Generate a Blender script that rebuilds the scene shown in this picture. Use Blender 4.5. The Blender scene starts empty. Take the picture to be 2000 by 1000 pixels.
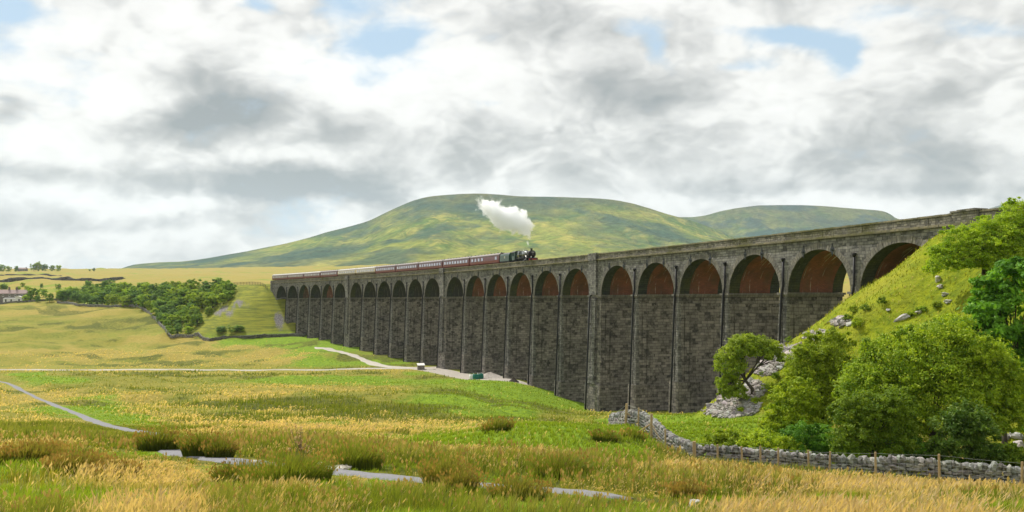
import bpy, bmesh, math, random
import numpy as np
from mathutils import Vector, Matrix
R_ = math.radians
rng = np.random.default_rng(7)
random.seed(7)
scene = bpy.context.scene
COL = scene.collection
F = 1800.0          # focal length in pixels of a 2000 px wide frame
HOR = 587.0         # row of the level horizon

# ------------------------------------------------------------------ helpers
def tag(o, label=None, cat=None, group=None, kind=None):
    if label: o['label'] = label
    if cat: o['category'] = cat
    if group: o['group'] = group
    if kind: o['kind'] = kind
    return o

def empty(name, loc=(0, 0, 0), rz=0.0):
    o = bpy.data.objects.new(name, None)
    COL.objects.link(o)
    o.location = loc
    o.rotation_euler = (0, 0, rz)
    o.empty_display_size = 0.5
    return o

def link(name, me, mat=None, parent=None):
    o = bpy.data.objects.new(name, me)
    COL.objects.link(o)
    if mat is not None and not me.materials:
        me.materials.append(mat)
    if parent is not None:
        o.parent = parent
    return o

def np_mesh(name, verts, quads=None, tris=None, col=None, uv=None, attrs=None, smooth=False):
    """big mesh from numpy arrays"""
    me = bpy.data.meshes.new(name)
    verts = np.asarray(verts, np.float32)
    parts, tot = [], []
    if quads is not None and len(quads):
        parts.append(np.asarray(quads, np.int32).ravel()); tot.append(np.full(len(quads), 4, np.int32))
    if tris is not None and len(tris):
        parts.append(np.asarray(tris, np.int32).ravel()); tot.append(np.full(len(tris), 3, np.int32))
    loops = np.concatenate(parts); lt = np.concatenate(tot)
    ls = np.concatenate([[0], np.cumsum(lt)[:-1]]).astype(np.int32)
    me.vertices.add(len(verts)); me.vertices.foreach_set('co', verts.ravel())
    me.loops.add(len(loops)); me.loops.foreach_set('vertex_index', loops)
    me.polygons.add(len(lt)); me.polygons.foreach_set('loop_start', ls); me.polygons.foreach_set('loop_total', lt)
    me.polygons.foreach_set('use_smooth', np.full(len(lt), smooth))
    if col is not None:
        a = me.color_attributes.new('Col', 'FLOAT_COLOR', 'POINT')
        c = np.ones((len(verts), 4), np.float32); c[:, :3] = col
        a.data.foreach_set('color', c.ravel())
    if uv is not None:                      # per vertex uv
        l = me.uv_layers.new(name='UVMap')
        l.data.foreach_set('uv', np.asarray(uv, np.float32)[loops].ravel())
    for k, v in (attrs or {}).items():
        a = me.attributes.new(k, 'FLOAT', 'POINT'); a.data.foreach_set('value', np.asarray(v, np.float32))
    me.update(calc_edges=True)
    return me

class MB:
    """collects simple shapes into one mesh"""
    def __init__(s): s.v = []; s.f = []
    def add(s, vs, fs):
        n = len(s.v); s.v += [tuple(v) for v in vs]; s.f += [tuple(i + n for i in f) for f in fs]; return s
    def box(s, x0, x1, y0, y1, z0, z1):
        return s.add([(x0, y0, z0), (x1, y0, z0), (x1, y1, z0), (x0, y1, z0), (x0, y0, z1), (x1, y0, z1), (x1, y1, z1), (x0, y1, z1)],
                     [(0, 3, 2, 1), (4, 5, 6, 7), (0, 1, 5, 4), (1, 2, 6, 5), (2, 3, 7, 6), (3, 0, 4, 7)])
    def tube(s, pts, rad, n=8, cap=True):
        pts = [Vector(p) for p in pts]
        if not hasattr(rad, '__len__'): rad = [rad] * len(pts)
        vs, fs = [], []
        for i, p in enumerate(pts):
            d = (pts[min(i + 1, len(pts) - 1)] - pts[max(i - 1, 0)])
            if d.length < 1e-9: d = Vector((0, 0, 1))
            d.normalize()
            a = d.orthogonal().normalized() if i == 0 else (a - d * a.dot(d)).normalized()
            b = d.cross(a)
            for k in range(n):
                t = 2 * math.pi * k / n
                vs.append(p + (a * math.cos(t) + b * math.sin(t)) * rad[i])
        for i in range(len(pts) - 1):
            for k in range(n):
                k2 = (k + 1) % n
                fs.append((i * n + k, i * n + k2, (i + 1) * n + k2, (i + 1) * n + k))
        if cap:
            fs.append(tuple(range(n - 1, -1, -1))); m = (len(pts) - 1) * n
            fs.append(tuple(m + k for k in range(n)))
        return s.add(vs, fs)
    def prism(s, outline, axis, a0, a1):
        """outline in the two other axes, extruded along axis"""
        n = len(outline); vs = []
        for a in (a0, a1):
            for p, q in outline:
                vs.append({'x': (a, p, q), 'y': (p, a, q), 'z': (p, q, a)}[axis])
        fs = [tuple(range(n)), tuple(range(2 * n - 1, n - 1, -1))]
        fs += [(i, i + n, (i + 1) % n + n, (i + 1) % n) for i in range(n)]
        return s.add(vs, fs)
    def mesh(s, name, smooth=False):
        me = bpy.data.meshes.new(name); me.from_pydata(s.v, [], s.f)
        bm = bmesh.new(); bm.from_mesh(me); bmesh.ops.recalc_face_normals(bm, faces=bm.faces); bm.to_mesh(me); bm.free()
        if smooth:
            me.polygons.foreach_set('use_smooth', [True] * len(me.polygons))
        me.update(); return me
    def build(s, name, mat, parent=None, smooth=False):
        return link(name, s.mesh(name, smooth), mat, parent)

def vnoise(x, y, seed=0):
    xi = np.floor(x).astype(np.int64); yi = np.floor(y).astype(np.int64)
    fx = x - xi; fy = y - yi
    fx = fx * fx * fx * (fx * (fx * 6 - 15) + 10); fy = fy * fy * fy * (fy * (fy * 6 - 15) + 10)
    def h(i, j):
        n = (i * 374761393 + j * 668265263 + seed * 1442695041) & 0xFFFFFFFF
        n = ((n ^ (n >> 13)) * 1274126177) & 0xFFFFFFFF
        return ((n ^ (n >> 16)) & 0xFFFF) / 65535.0
    a = h(xi, yi); b = h(xi + 1, yi); c = h(xi, yi + 1); d = h(xi + 1, yi + 1)
    return (a + (b - a) * fx) * (1 - fy) + (c + (d - c) * fx) * fy
def fbm(x, y, oct=4, seed=0, gain=0.5):
    t = 0; a = 1; n = 0
    for i in range(oct):
        t = t + a * vnoise(x * 2 ** i, y * 2 ** i, seed + i * 17); n += a; a *= gain
    return t / n
def sstep(a, b, x):
    t = np.clip((x - a) / (b - a), 0, 1); return t * t * (3 - 2 * t)

# ------------------------------------------------------------------ node helper
class NT:
    def __init__(s, tree):
        s.t = tree; s.n = tree.nodes; s.l = tree.links
    def node(s, typ, **kw):
        n = s.n.new(typ)
        for k, v in kw.items(): setattr(n, k, v)
        return n
    def put(s, sock, v):
        if isinstance(v, bpy.types.NodeSocket): s.l.new(v, sock)
        elif v is not None:
            if hasattr(sock.default_value, '__len__') and not hasattr(v, '__len__'): v = (v,) * len(sock.default_value)
            if hasattr(v, '__len__') and len(v) == 3 and len(sock.default_value) == 4: v = (*v, 1)
            sock.default_value = v
    def math(s, op, a, b=None, c=None, clamp=False):
        n = s.node('ShaderNodeMath', operation=op); n.use_clamp = clamp
        s.put(n.inputs[0], a); s.put(n.inputs[1], b); s.put(n.inputs[2], c); return n.outputs[0]
    def vmath(s, op, a, b=None):
        n = s.node('ShaderNodeVectorMath', operation=op); s.put(n.inputs[0], a); s.put(n.inputs[1], b)
        return n.outputs[0]
    def noise(s, vec, scale=1, detail=4, rough=.55, dist=0.0, out=0):
        n = s.node('ShaderNodeTexNoise'); s.put(n.inputs['Vector'], vec)
        n.inputs['Scale'].default_value = scale; n.inputs['Detail'].default_value = detail
        n.inputs['Roughness'].default_value = rough; n.inputs['Distortion'].default_value = dist
        return n.outputs[out]
    def ramp(s, f, stops, interp='LINEAR'):
        n = s.node('ShaderNodeValToRGB'); s.put(n.inputs[0], f); cr = n.color_ramp; cr.interpolation = interp
        while len(cr.elements) < len(stops): cr.elements.new(0.5)
        for e, (p, c) in zip(cr.elements, stops):
            e.position = p; e.color = (*c, 1) if hasattr(c, '__len__') else (c, c, c, 1)
        return n.outputs[0]
    def map(s, f, a, b, c=0.0, d=1.0, smooth=False):
        n = s.node('ShaderNodeMapRange'); n.interpolation_type = 'SMOOTHSTEP' if smooth else 'LINEAR'
        s.put(n.inputs[0], f); n.inputs[1].default_value = a; n.inputs[2].default_value = b
        n.inputs[3].default_value = c; n.inputs[4].default_value = d; return n.outputs[0]
    def mix(s, f, a, b, blend='MIX'):
        n = s.node('ShaderNodeMix', data_type='RGBA', blend_type=blend)
        s.put(n.inputs[0], f); s.put(n.inputs[6], a); s.put(n.inputs[7], b); return n.outputs[2]
    def scale(s, vec, xyz):
        return s.vmath('MULTIPLY', vec, xyz)
    def bump(s, h, strength=.5, dist=.1):
        n = s.node('ShaderNodeBump'); s.put(n.inputs['Height'], h)
        n.inputs['Strength'].default_value = strength; n.inputs['Distance'].default_value = dist; return n.outputs[0]

def material(name):
    m = bpy.data.materials.new(name); m.use_nodes = True
    nt = NT(m.node_tree); nt.n.clear()
    out = nt.node('ShaderNodeOutputMaterial'); b = nt.node('ShaderNodeBsdfPrincipled')
    nt.l.new(b.outputs[0], out.inputs[0]); b.inputs['Roughness'].default_value = .85
    b.inputs['Specular IOR Level'].default_value = .25
    return m, nt, b, out

def simple(name, col, rough=.8, metal=0, var=.15, scale=3.0, coat=0, spec=.3):
    m, nt, b, out = material(name)
    tc = nt.node('ShaderNodeTexCoord').outputs['Object']
    n = nt.noise(tc, scale, 5, .6)
    k = nt.map(n, .3, .7, 1 - var, 1 + var)
    nt.put(b.inputs['Base Color'], nt.mix(1.0, col, k, 'MULTIPLY'))
    b.inputs['Roughness'].default_value = rough; b.inputs['Metallic'].default_value = metal
    b.inputs['Coat Weight'].default_value = coat; b.inputs['Coat Roughness'].default_value = .08
    b.inputs['Specular IOR Level'].default_value = spec
    return m

# ------------------------------------------------------------------ the line of the viaduct
PX = [560.4, 582.5, 604.5, 628.3, 652, 680, 708.5, 736.2, 765, 795.5, 827.5, 866, 907.4, 948.2, 992.8, 1041.4, 1094.6, 1163, 1241.4, 1321.8, 1417.4, 1531, 1671]
PY = [437.5, 424.5, 412, 398.5, 384.5, 370, 355, 341, 327.5, 313.8, 299.5, 284, 268.3, 254, 240, 226, 211.3, 195, 179, 164.5, 149.7, 135, 120.4]
PITCH, KING = 15.55, 3.66
U = [0.0]
for i in range(2, 24):
    U.append(U[-1] + PITCH + (KING / 2 if (i % 6 == 0 or (i - 1) % 6 == 0) else 0))
U = np.array(U)
_X = (np.array(PX) - 1000) / F * np.array(PY)
_cx = np.polyfit(U, _X, 5); _cy = np.polyfit(U, np.array(PY), 5)
U0, U1 = U[0] - 15.55, U[-1] + PITCH + 1.0       # springings of the end abutments (pier centres)
def axis(u):
    """near-face line of the viaduct, straight beyond its ends"""
    u = np.asarray(u, float); uc = np.clip(u, U[0] - 16, U[-1] + 12)
    x = np.polyval(_cx, uc); y = np.polyval(_cy, uc)
    dx = np.polyval(np.polyder(_cx), uc); dy = np.polyval(np.polyder(_cy), uc)
    l = np.hypot(dx, dy); dx, dy = dx / l, dy / l
    return x + dx * (u - uc), y + dy * (u - uc), dx, dy
def warp(v):
    """local (u along, v inward, z) -> world"""
    v = np.asarray(v, float).reshape(-1, 3)
    x, y, dx, dy = axis(v[:, 0])
    return np.stack([x - dy * v[:, 1], y + dx * v[:, 1], v[:, 2]], 1)
# inward normal is (-dy, dx): dx>0, dy<0 -> points right and away from the camera
WID = 9.6
ZS = 1.2            # springing
RISE = 5.9
ZSTR, ZTOP = ZS + 7.25, ZS + 8.7

# ------------------------------------------------------------------ terrain height
# columns of the ground profile: image column -> (distance, row) pairs
PROF = {
 -150: [(3, 1640), (5, 1380), (7.4, 1230), (10, 1118), (13.5, 1030), (18, 978), (24, 935), (30, 902), (36, 880), (46, 862), (60, 840), (100, 812), (150, 785), (210, 745), (290, 723), (380, 688), (480, 638), (580, 604), (640, 592), (760, 568), (1000, 553), (1500, 540), (2300, 528), (2600, 529), (6000, 560)],
 0: [(3, 1640), (5, 1380), (7.4, 1230), (10, 1118), (13.5, 1030), (18, 980), (24, 938), (30, 905), (36, 884), (46, 866), (60, 845), (100, 815), (150, 782), (210, 745), (290, 723), (380, 688), (480, 638), (580, 604), (640, 591), (760, 569), (1000, 553), (1500, 540), (2300, 527.5), (2600, 529), (6000, 560)],
 300: [(3, 1640), (5, 1380), (7.4, 1230), (10, 1118), (13.5, 1030), (18, 985), (24, 927), (28, 901), (32, 885), (40, 868), (60, 846), (100, 813), (150, 783), (220, 748), (290, 723), (380, 688), (450, 650), (500, 622), (560, 600), (640, 580), (760, 563), (1000, 551), (1500, 540), (2300, 526), (2600, 528), (6000, 560)],
 500: [(3, 1640), (5, 1380), (7.4, 1230), (10, 1118), (13.5, 1030), (18, 975), (22, 942), (27, 905), (32, 889), (40, 872), (60, 850), (100, 817), (150, 785), (220, 750), (290, 722), (380, 685), (420, 663), (450, 648), (480, 638), (600, 590), (760, 565), (1000, 551), (1500, 538), (2300, 524), (2600, 526), (6000, 560)],
 640: [(3, 1640), (5, 1380), (7.4, 1230), (10, 1118), (13.5, 1030), (18, 965), (23.5, 921), (28, 902), (40, 876), (60, 851), (100, 818), (150, 785), (220, 750), (290, 722), (340, 690), (390, 665), (430, 652), (600, 600), (1000, 552), (1500, 536), (2300, 521), (2600, 523), (6000, 560)],
 850: [(3, 1640), (5, 1380), (7.4, 1230), (10, 1118), (13.5, 1030), (18, 968), (21.5, 942), (26, 917), (32, 902), (40, 886), (55, 866), (80, 843), (120, 812), (160, 786), (200, 765), (240, 744), (262, 731), (275, 723), (291, 715), (310, 708), (400, 670), (700, 590), (1500, 536), (2300, 516), (2600, 517), (6000, 560)],
 1000: [(3, 1640), (5, 1380), (7.4, 1230), (10, 1118), (13.5, 1030), (18, 968), (20.5, 953), (24, 935), (29, 915), (38, 888), (45, 866), (60, 835), (75, 836), (110, 824), (150, 801), (190, 772), (215, 752), (225, 745), (238, 739), (262, 733), (300, 722), (500, 650), (1500, 530), (2300, 508), (2600, 508), (6000, 550)],
 1160: [(3, 1640), (5, 1380), (7.4, 1230), (10, 1118), (13.5, 1030), (17, 985), (19.3, 966), (25, 935), (35, 906), (42, 889), (50, 858), (60, 833), (70, 834), (85, 832), (130, 820), (201, 800), (260, 760), (400, 690), (1500, 530), (2300, 505), (2600, 505), (6000, 550)],
 1240: [(3, 1640), (5, 1380), (7.4, 1230), (10, 1118), (13.5, 1030), (17, 990), (20, 968), (25, 943), (35, 912), (42, 890), (50, 862), (60, 832), (66, 829), (80, 831), (130, 816), (183, 804), (260, 760), (400, 690), (1500, 530), (2300, 505), (2600, 505), (6000, 550)],
 1335: [(3, 1640), (5, 1380), (7.4, 1230), (10, 1118), (13.5, 1030), (17, 992), (22, 965), (30, 938), (42, 910), (50, 902), (55, 897), (60, 878), (75, 846), (94, 827), (130, 815), (165, 809), (260, 770), (400, 690), (1500, 530), (2600, 505), (6000, 550)],
 1450: [(3, 1640), (5, 1380), (7.4, 1230), (10, 1118), (13.5, 1030), (17, 995), (22, 970), (30, 946), (42, 922), (54, 912), (60, 887), (75, 842), (94, 815), (130, 808), (165, 804), (260, 770), (400, 690), (1500, 530), (2600, 505), (6000, 550)],
 1600: [(3, 1640), (5, 1380), (7.4, 1230), (10, 1118), (13.5, 1030), (17, 998), (22, 978), (35, 950), (46, 934), (53.5, 926), (60, 900), (75, 858), (94, 826), (130, 808), (165, 790), (260, 740), (400, 680), (1500, 530), (2600, 505), (6000, 550)],
 1800: [(3, 1640), (5, 1380), (7.4, 1230), (10, 1118), (13.5, 1030), (17, 1000), (22, 982), (35, 956), (45, 943), (52, 937), (60, 905), (75, 868), (94, 830), (130, 800), (165, 760), (260, 710), (400, 660), (1500, 530), (2600, 505), (6000, 550)],
 2000: [(3, 1640), (5, 1380), (7.4, 1230), (10, 1118), (13.5, 1030), (17, 1003), (22, 985), (35, 966), (50, 956), (60, 918), (75, 876), (94, 832), (130, 790), (165, 740), (260, 690), (400, 650), (1500, 530), (2600, 505), (6000, 550)],
 2150: [(3, 1640), (5, 1380), (7.4, 1230), (10, 1118), (13.5, 1030), (17, 1005), (22, 988), (35, 968), (50, 960), (60, 922), (75, 880), (94, 832), (130, 790), (165, 740), (260, 690), (400, 650), (1500, 530), (2600, 505), (6000, 550)],
}
LR = np.linspace(math.log(1.0), math.log(12000), 320)
def pchip(x, y, xq):
    h = np.diff(x); d = np.diff(y) / h; m = np.zeros(len(x)); m[0], m[-1] = d[0], d[-1]
    for i in range(1, len(x) - 1):
        if d[i - 1] * d[i] > 0:
            w1 = 2 * h[i] + h[i - 1]; w2 = h[i] + 2 * h[i - 1]
            m[i] = (w1 + w2) / (w1 / d[i - 1] + w2 / d[i])
    xq = np.clip(xq, x[0], x[-1]); i = np.clip(np.searchsorted(x, xq) - 1, 0, len(x) - 2)
    t = (xq - x[i]) / h[i]
    return (y[i] * (1 + 2 * t) * (1 - t) ** 2 + h[i] * m[i] * t * (1 - t) ** 2 + y[i + 1] * t * t * (3 - 2 * t) + h[i] * m[i + 1] * t * t * (t - 1))
_az, _tab = [], []
for px, pr in sorted(PROF.items()):
    a = math.atan((px - 1000) / F); c = math.cos(a)
    _az.append(a)
    lr = np.log([d / c for d, _ in pr]); z = np.array([-(y - HOR) / F * d for d, y in pr])
    lr = np.concatenate([[-1], lr]); z = np.concatenate([[-1.55], z])
    _tab.append(pchip(lr, z, LR))
side = np.interp(LR, np.log([1, 8, 50, 150, 1000, 3000, 12000]), [-1.6, -2.3, -6, -8, 40, 90, 60])
back = np.interp(LR, np.log([1, 8, 50, 150, 1000, 3000, 12000]), [-1.55, -1.2, 2, 8, 40, 90, 60])
AZ = np.radians(np.arange(-180, 180.25, .5))
_azf = np.array([-math.pi, -math.pi / 2] + _az + [math.pi / 2, math.pi])
_tf = np.array([back, side] + _tab + [side, back])
TAB = np.stack([np.interp(AZ, _azf, _tf[:, j]) for j in range(len(LR))], 1)
for _ in range(3):                                        # soften across the columns
    TAB = (np.roll(TAB, 1, 0) + 2 * TAB + np.roll(TAB, -1, 0)) / 4
def base_h(x, y):
    lr = np.clip((np.log(np.maximum(np.hypot(x, y), 1.0)) - LR[0]) / (LR[1] - LR[0]), 0, len(LR) - 1.001)
    az = (np.arctan2(x, y) - AZ[0]) / (AZ[1] - AZ[0]); az = np.clip(az, 0, len(AZ) - 1.001)
    i = az.astype(int); j = lr.astype(int); a = az - i; b = lr - j
    return (TAB[i, j] * (1 - a) * (1 - b) + TAB[i + 1, j] * a * (1 - b) + TAB[i, j + 1] * (1 - a) * b + TAB[i + 1, j + 1] * a * b)
def seg_d(x, y, x0, y0, x1, y1):
    dx, dy = x1 - x0, y1 - y0; t = np.clip(((x - x0) * dx + (y - y0) * dy) / (dx * dx + dy * dy), 0, 1)
    return np.hypot(x - x0 - t * dx, y - y0 - t * dy)
_e = warp([(U0 - 15, WID / 2, 0), (U0 - 420, WID / 2 - 40, 0), (U1 + 1.0, WID / 2, 0), (U1 + 160, WID / 2 + 25, 0)])
EMB = [(_e[0], _e[1], .70), (_e[2], _e[3], .80)]
_vu = np.linspace(U0 - 10, U1 + 10, 60); _vx, _vy, _, _ = axis(_vu)
def via_d(x, y):
    d = np.full(np.shape(x), 1e9)
    for k in range(0, 59, 1):
        d = np.minimum(d, seg_d(x, y, _vx[k], _vy[k], _vx[k + 1], _vy[k + 1]))
    return d
ZEMB = 8.3
def emb_h(x, y):
    h = np.full(np.shape(x), -1e3)
    for a, b, s in EMB:
        d = seg_d(x, y, a[0], a[1], b[0], b[1])
        n = (fbm(x / 5, y / 5, 3, 40) - .5)
        h = np.maximum(h, ZEMB - s * np.maximum(d - 5.0, 0) + n * np.clip((d - 4) * .25, 0, 1.8) * np.where(s > .75, 1.0, 1.5))
    return h
FOOT = [((px - 1000) / F * d, d) for px, d in ((0, 208), (110, 135), (205, 79), (315, 56), (330, 40), (338, 32.5), (450, 28.2), (540, 25.6), (650, 23.5), (900, 21), (1235, 18.4))]
def H(x, y):
    x = np.asarray(x, float); y = np.asarray(y, float)
    r = np.hypot(x, y); h = base_h(x, y)
    quiet = sstep(6, 30, via_d(x, y)) * .8 + .2
    lim = np.clip(r * .0045, .03, 3.0) * quiet
    fd = np.full(np.shape(x), 99.)
    for q0, q1 in zip(FOOT[:-1], FOOT[1:]): fd = np.minimum(fd, seg_d(x, y, q0[0], q0[1], q1[0], q1[1]))
    quiet = quiet * (.1 + .9 * sstep(1.2, 7, fd))
    quiet = quiet * (.15 + .85 * sstep(6, 55, seg_d(x, y, -181.0, 291.0, -26.4, 280.0)))
    lim = np.clip(r * .0045, .03, 3.0) * quiet
    n = (fbm(x / 2.6, y / 2.6, 3, 3) - .5) * np.minimum(.5, lim * 1.3) * sstep(400, 60, r)
    n = n + (fbm(x / 9, y / 9, 3, 9) - .5) * np.minimum(2.4, lim * 3.2) * sstep(6, 30, r) * sstep(900, 300, r)
    n = n + (fbm(x / 34, y / 34, 3, 21) - .5) * np.minimum(6.5, lim * 4.4) * sstep(40, 130, r)
    n = n + (fbm(x / 160, y / 160, 4, 33) - .5) * np.minimum(9, r * .009) * sstep(600, 1100, r)
    h = h + n
    e = emb_h(x, y); k = 1.2                                # smooth maximum
    t = np.clip(.5 + .5 * (e - h) / k, 0, 1)
    return h * (1 - t) + e * t + k * t * (1 - t)
def project(x, y, z):
    yy = np.maximum(y, .01); return 1000 + F * x / yy, HOR - F * z / yy
_T = np.exp(np.linspace(math.log(5), math.log(2900), 3000))
def ground(px, py):
    """the ground point seen at a place of the photograph"""
    kx, kz = (px - 1000) / F, -(py - HOR) / F
    h = H(kx * _T, _T); below = np.nonzero(kz * _T <= h)[0]
    i = below[0] if len(below) else len(_T) - 1
    return Vector((kx * _T[i], _T[i], h[i]))
def at_depth(px, d):
    x = (px - 1000) / F * d
    return Vector((x, d, float(H(np.array([x]), np.array([d]))[0])))

# ------------------------------------------------------------------ paths on the ground
def smooth_path(pts, n=12):
    pts = np.array(pts, float); out = []  # Catmull-Rom
    P = np.vstack([2 * pts[0] - pts[1], pts, 2 * pts[-1] - pts[-2]])
    for i in range(1, len(P) - 2):
        for t in np.linspace(0, 1, n, endpoint=False):
            out.append(.5 * ((2 * P[i]) + (-P[i - 1] + P[i + 1]) * t + (2 * P[i - 1] - 5 * P[i] + 4 * P[i + 1] - P[i + 2]) * t * t + (-P[i - 1] + 3 * P[i] - 3 * P[i + 1] + P[i + 2]) * t ** 3))
    out.append(pts[-1]); return np.array(out)
def P2(lst, depth=None):
    o = []
    for q in lst:
        v = at_depth(q[0], q[2]) if len(q) > 2 else ground(*q)
        o.append((v.x, v.y))
    return o
PATHS = {}
PATHS['foot'] = (smooth_path(P2([(-60, 738, 225), (0, 743, 208), (40, 755, 180), (110, 773, 135), (165, 800, 98), (205, 822, 79), (255, 836, 66), (315, 843, 56), (330, 868, 40), (338, 884, 32.5), (385, 887, 30.5), (450, 897, 28.2), (540, 910, 25.6), (650, 922, 23.5), (780, 936, 22), (900, 946, 21), (1050, 957, 20), (1150, 965, 19.3), (1235, 975, 18.4)])), .6)
PATHS['track'] = (smooth_path(P2([(-120, 722, 291), (100, 723, 290), (300, 724, 289), (500, 725, 288), (700, 725, 287), (800, 722, 283), (850, 724, 277)])), 1.9)
PATHS['branch'] = (smooth_path(P2([(815, 722, 283), (765, 717, 292), (725, 707, 312), (690, 694, 335), (650, 688, 352), (615, 685, 366)])), 2.1)
def path_d(x, y, names=None):
    d = np.full(np.shape(x), 1e9)
    for k, (p, w) in PATHS.items():
        if names and k not in names: continue
        for i in range(0, len(p) - 1):
            d = np.minimum(d, seg_d(x, y, p[i][0], p[i][1], p[i + 1][0], p[i + 1][1]) - w)
    return d

# ------------------------------------------------------------------ what grows where (bright grass, straw, rush, scree)
BRIGHT = [(1040, 853, 190, 24, 1.7), (1230, 868, 90, 26, .7), (905, 868, 90, 12, 1.0), (990, 795, 26, 34, 1.6), (962, 760, 36, 20, 1.6), (1005, 818, 30, 12, .8), (560, 668, 80, 10, 1.2), (650, 681, 70, 9, 1.2), (740, 703, 60, 10, 1.2),
          (500, 640, 100, 22, 1.1), (590, 658, 60, 10, 1.1), (1060, 770, 110, 20, .7), (1100, 795, 90, 18, .5), (870, 778, 120, 32, .75), (620, 742, 260, 9, .8), (640, 708, 60, 12, .6), (1400, 835, 150, 24, 1.7), (1450, 870, 130, 24, .8), (1640, 890, 140, 26, .9),
          (60, 985, 120, 22, 1.1), (180, 975, 80, 22, .9), (450, 958, 60, 20, .9), (420, 915, 80, 16, .6), (760, 940, 60, 8, 1), (700, 915, 120, 8, .8), (330, 885, 90, 5, .9), (1000, 930, 160, 8, .6), (1180, 925, 60, 10, .5), (880, 990, 90, 18, .5), (1260, 985, 80, 20, .5), (1640, 985, 80, 14, .5), (1900, 985, 60, 14, .5),
          (90, 740, 90, 10, .8), (190, 790, 60, 22, .7), (260, 822, 70, 12, .7), (120, 800, 80, 14, .4), (430, 800, 90, 12, .4), (1980, 830, 50, 60, 1), (180, 585, 40, 12, 1), (410, 640, 40, 20, 1)]
STRAW = [(640, 835, 240, 16, 1.3), (860, 838, 90, 12, 1.1), (470, 770, 110, 15, .8), (150, 780, 140, 18, .6), (90, 830, 60, 6, .8), (310, 812, 60, 6, .8), (300, 940, 200, 36, 1.4), (180, 930, 60, 30, .8), (90, 910, 80, 30, .7), (560, 980, 160, 20, .8), (780, 985, 120, 24, 1.1), (820, 960, 100, 16, .7),
         (1320, 920, 140, 22, .8), (1500, 955, 160, 26, .75), (1740, 970, 160, 22, .8), (1880, 955, 120, 20, .7), (560, 700, 90, 10, .7), (180, 690, 200, 12, .6), (380, 668, 180, 8, .6), (80, 606, 120, 8, .8), (190, 610, 90, 8, .5), (650, 905, 60, 10, .6), (920, 890, 120, 14, .6), (1080, 895, 140, 14, .8), (420, 880, 100, 6, .5)]
RUSH = [(130, 852, 160, 15, 1.2), (260, 866, 100, 14, 1.0), (60, 842, 80, 10, .8), (420, 862, 110, 16, 1.0), (560, 876, 130, 16, 1.2), (700, 886, 110, 16, 1.0), (640, 797, 200, 10, .9), (520, 780, 60, 8, .6), (850, 800, 120, 10, .5), (120, 890, 90, 18, .8), (1000, 915, 220, 18, .6), (1230, 905, 160, 18, .5),
        (540, 925, 90, 26, 1.2), (870, 935, 50, 20, 1.1), (1090, 920, 60, 14, .8), (1300, 970, 160, 26, .7), (1500, 930, 200, 14, .5), (230, 920, 60, 20, .5), (190, 640, 120, 12, .5), (280, 625, 120, 8, .6), (480, 645, 60, 6, .4), (330, 690, 60, 6, .4), (150, 833, 60, 8, .6), (1190, 855, 40, 14, .5), (1290, 875, 36, 22, .6), (700, 850, 160, 8, .5)]
def patches(px, py, lst):
    t = np.zeros(np.shape(px))
    for x, y, rx, ry, w in lst:
        t += w * np.exp(-((px - x) / rx) ** 2 - ((py - y) / ry) ** 2)
    return t
def cover(x, y, z):
    px, py = project(x, y, z); ok = y > 3
    r = np.hypot(x, y)
    sc = np.clip(r * .06, 1.2, 30)                          # patchiness grows coarser far away
    big = fbm(x / 14, y / 14, 4, 51); sm = fbm(x / 2.3, y / 2.3, 3, 71)
    fine = np.where(r < 120, sm, big)
    w = 26 * (big - .5) + 10 * (fine - .5)
    px2 = px + w * 2.2; py2 = py + w * .45
    b = np.where(ok, patches(px2, py2, BRIGHT), .2); s = np.where(ok, patches(px2, py2, STRAW), .4); ru = np.where(ok, patches(px2, py2, RUSH), .1)
    e = emb_h(x, y) - base_h(x, y); emb = sstep(-.5, 1.5, e)
    far = sstep(620, 900, r)
    nn = fbm(x / 40, y / 40, 4, 91)
    big = .55 * big + .45 * fbm(x / 37 + 5, y / 22, 4, 57)
    b = b * (1 - far) + (1 - far) * .42 * sstep(.5, .66, big) + far * .55 * sstep(.5, .7, nn)
    s = s * (1 - far) + (1 - far) * .55 * sstep(.40, .62, .6 * fine + .4 * nn) + far * .75
    ru = ru * (1 - far) + (1 - far) * .6 * sstep(.52, .62, 1 - big) + far * .2 * sstep(.6, .7, 1 - nn)
    n1 = fbm(x / 1.7 + 31, y / 1.7, 3, 111); n2 = fbm(x / 4.5, y / 4.5 + 17, 3, 131); nr = sstep(130, 40, r)
    s = s * (1 - nr * .92 * sstep(.47, .60, n2)) ; b = b + nr * .75 * sstep(.52, .64, n2) * sstep(.40, .55, n1) * (1 - .6 * np.clip(s, 0, 1)); ru = ru * (1 - nr * .6 * sstep(.5, .62, n1)) + nr * .5 * sstep(.55, .66, 1 - n2) * sstep(.45, .6, 1 - n1)
    return np.clip(b, 0, 1), np.clip(s, 0, 1), np.clip(ru, 0, 1), emb
SCREE_P = [(1428, 797, 44, 13, 1.5), (1468, 762, 22, 13, 1.2), (1502, 718, 24, 11, 1.3), (1548, 690, 26, 10, 1.4), (1598, 657, 24, 8, 1.1), (1640, 629, 18, 6, .8), (436, 609, 22, 9, .9), (462, 592, 18, 7, .7), (547, 624, 11, 14, 1.1), (538, 636, 15, 5, .9), (500, 600, 26, 12, .3)]
def scree(x, y, z):
    px, py = project(x, y, z); n = fbm(x / 3, y / 3, 3, 61)
    return np.clip(patches(px, py, SCREE_P) * sstep(.2, .55, n) * 1.4, 0, 1) * (y > 20)

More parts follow.
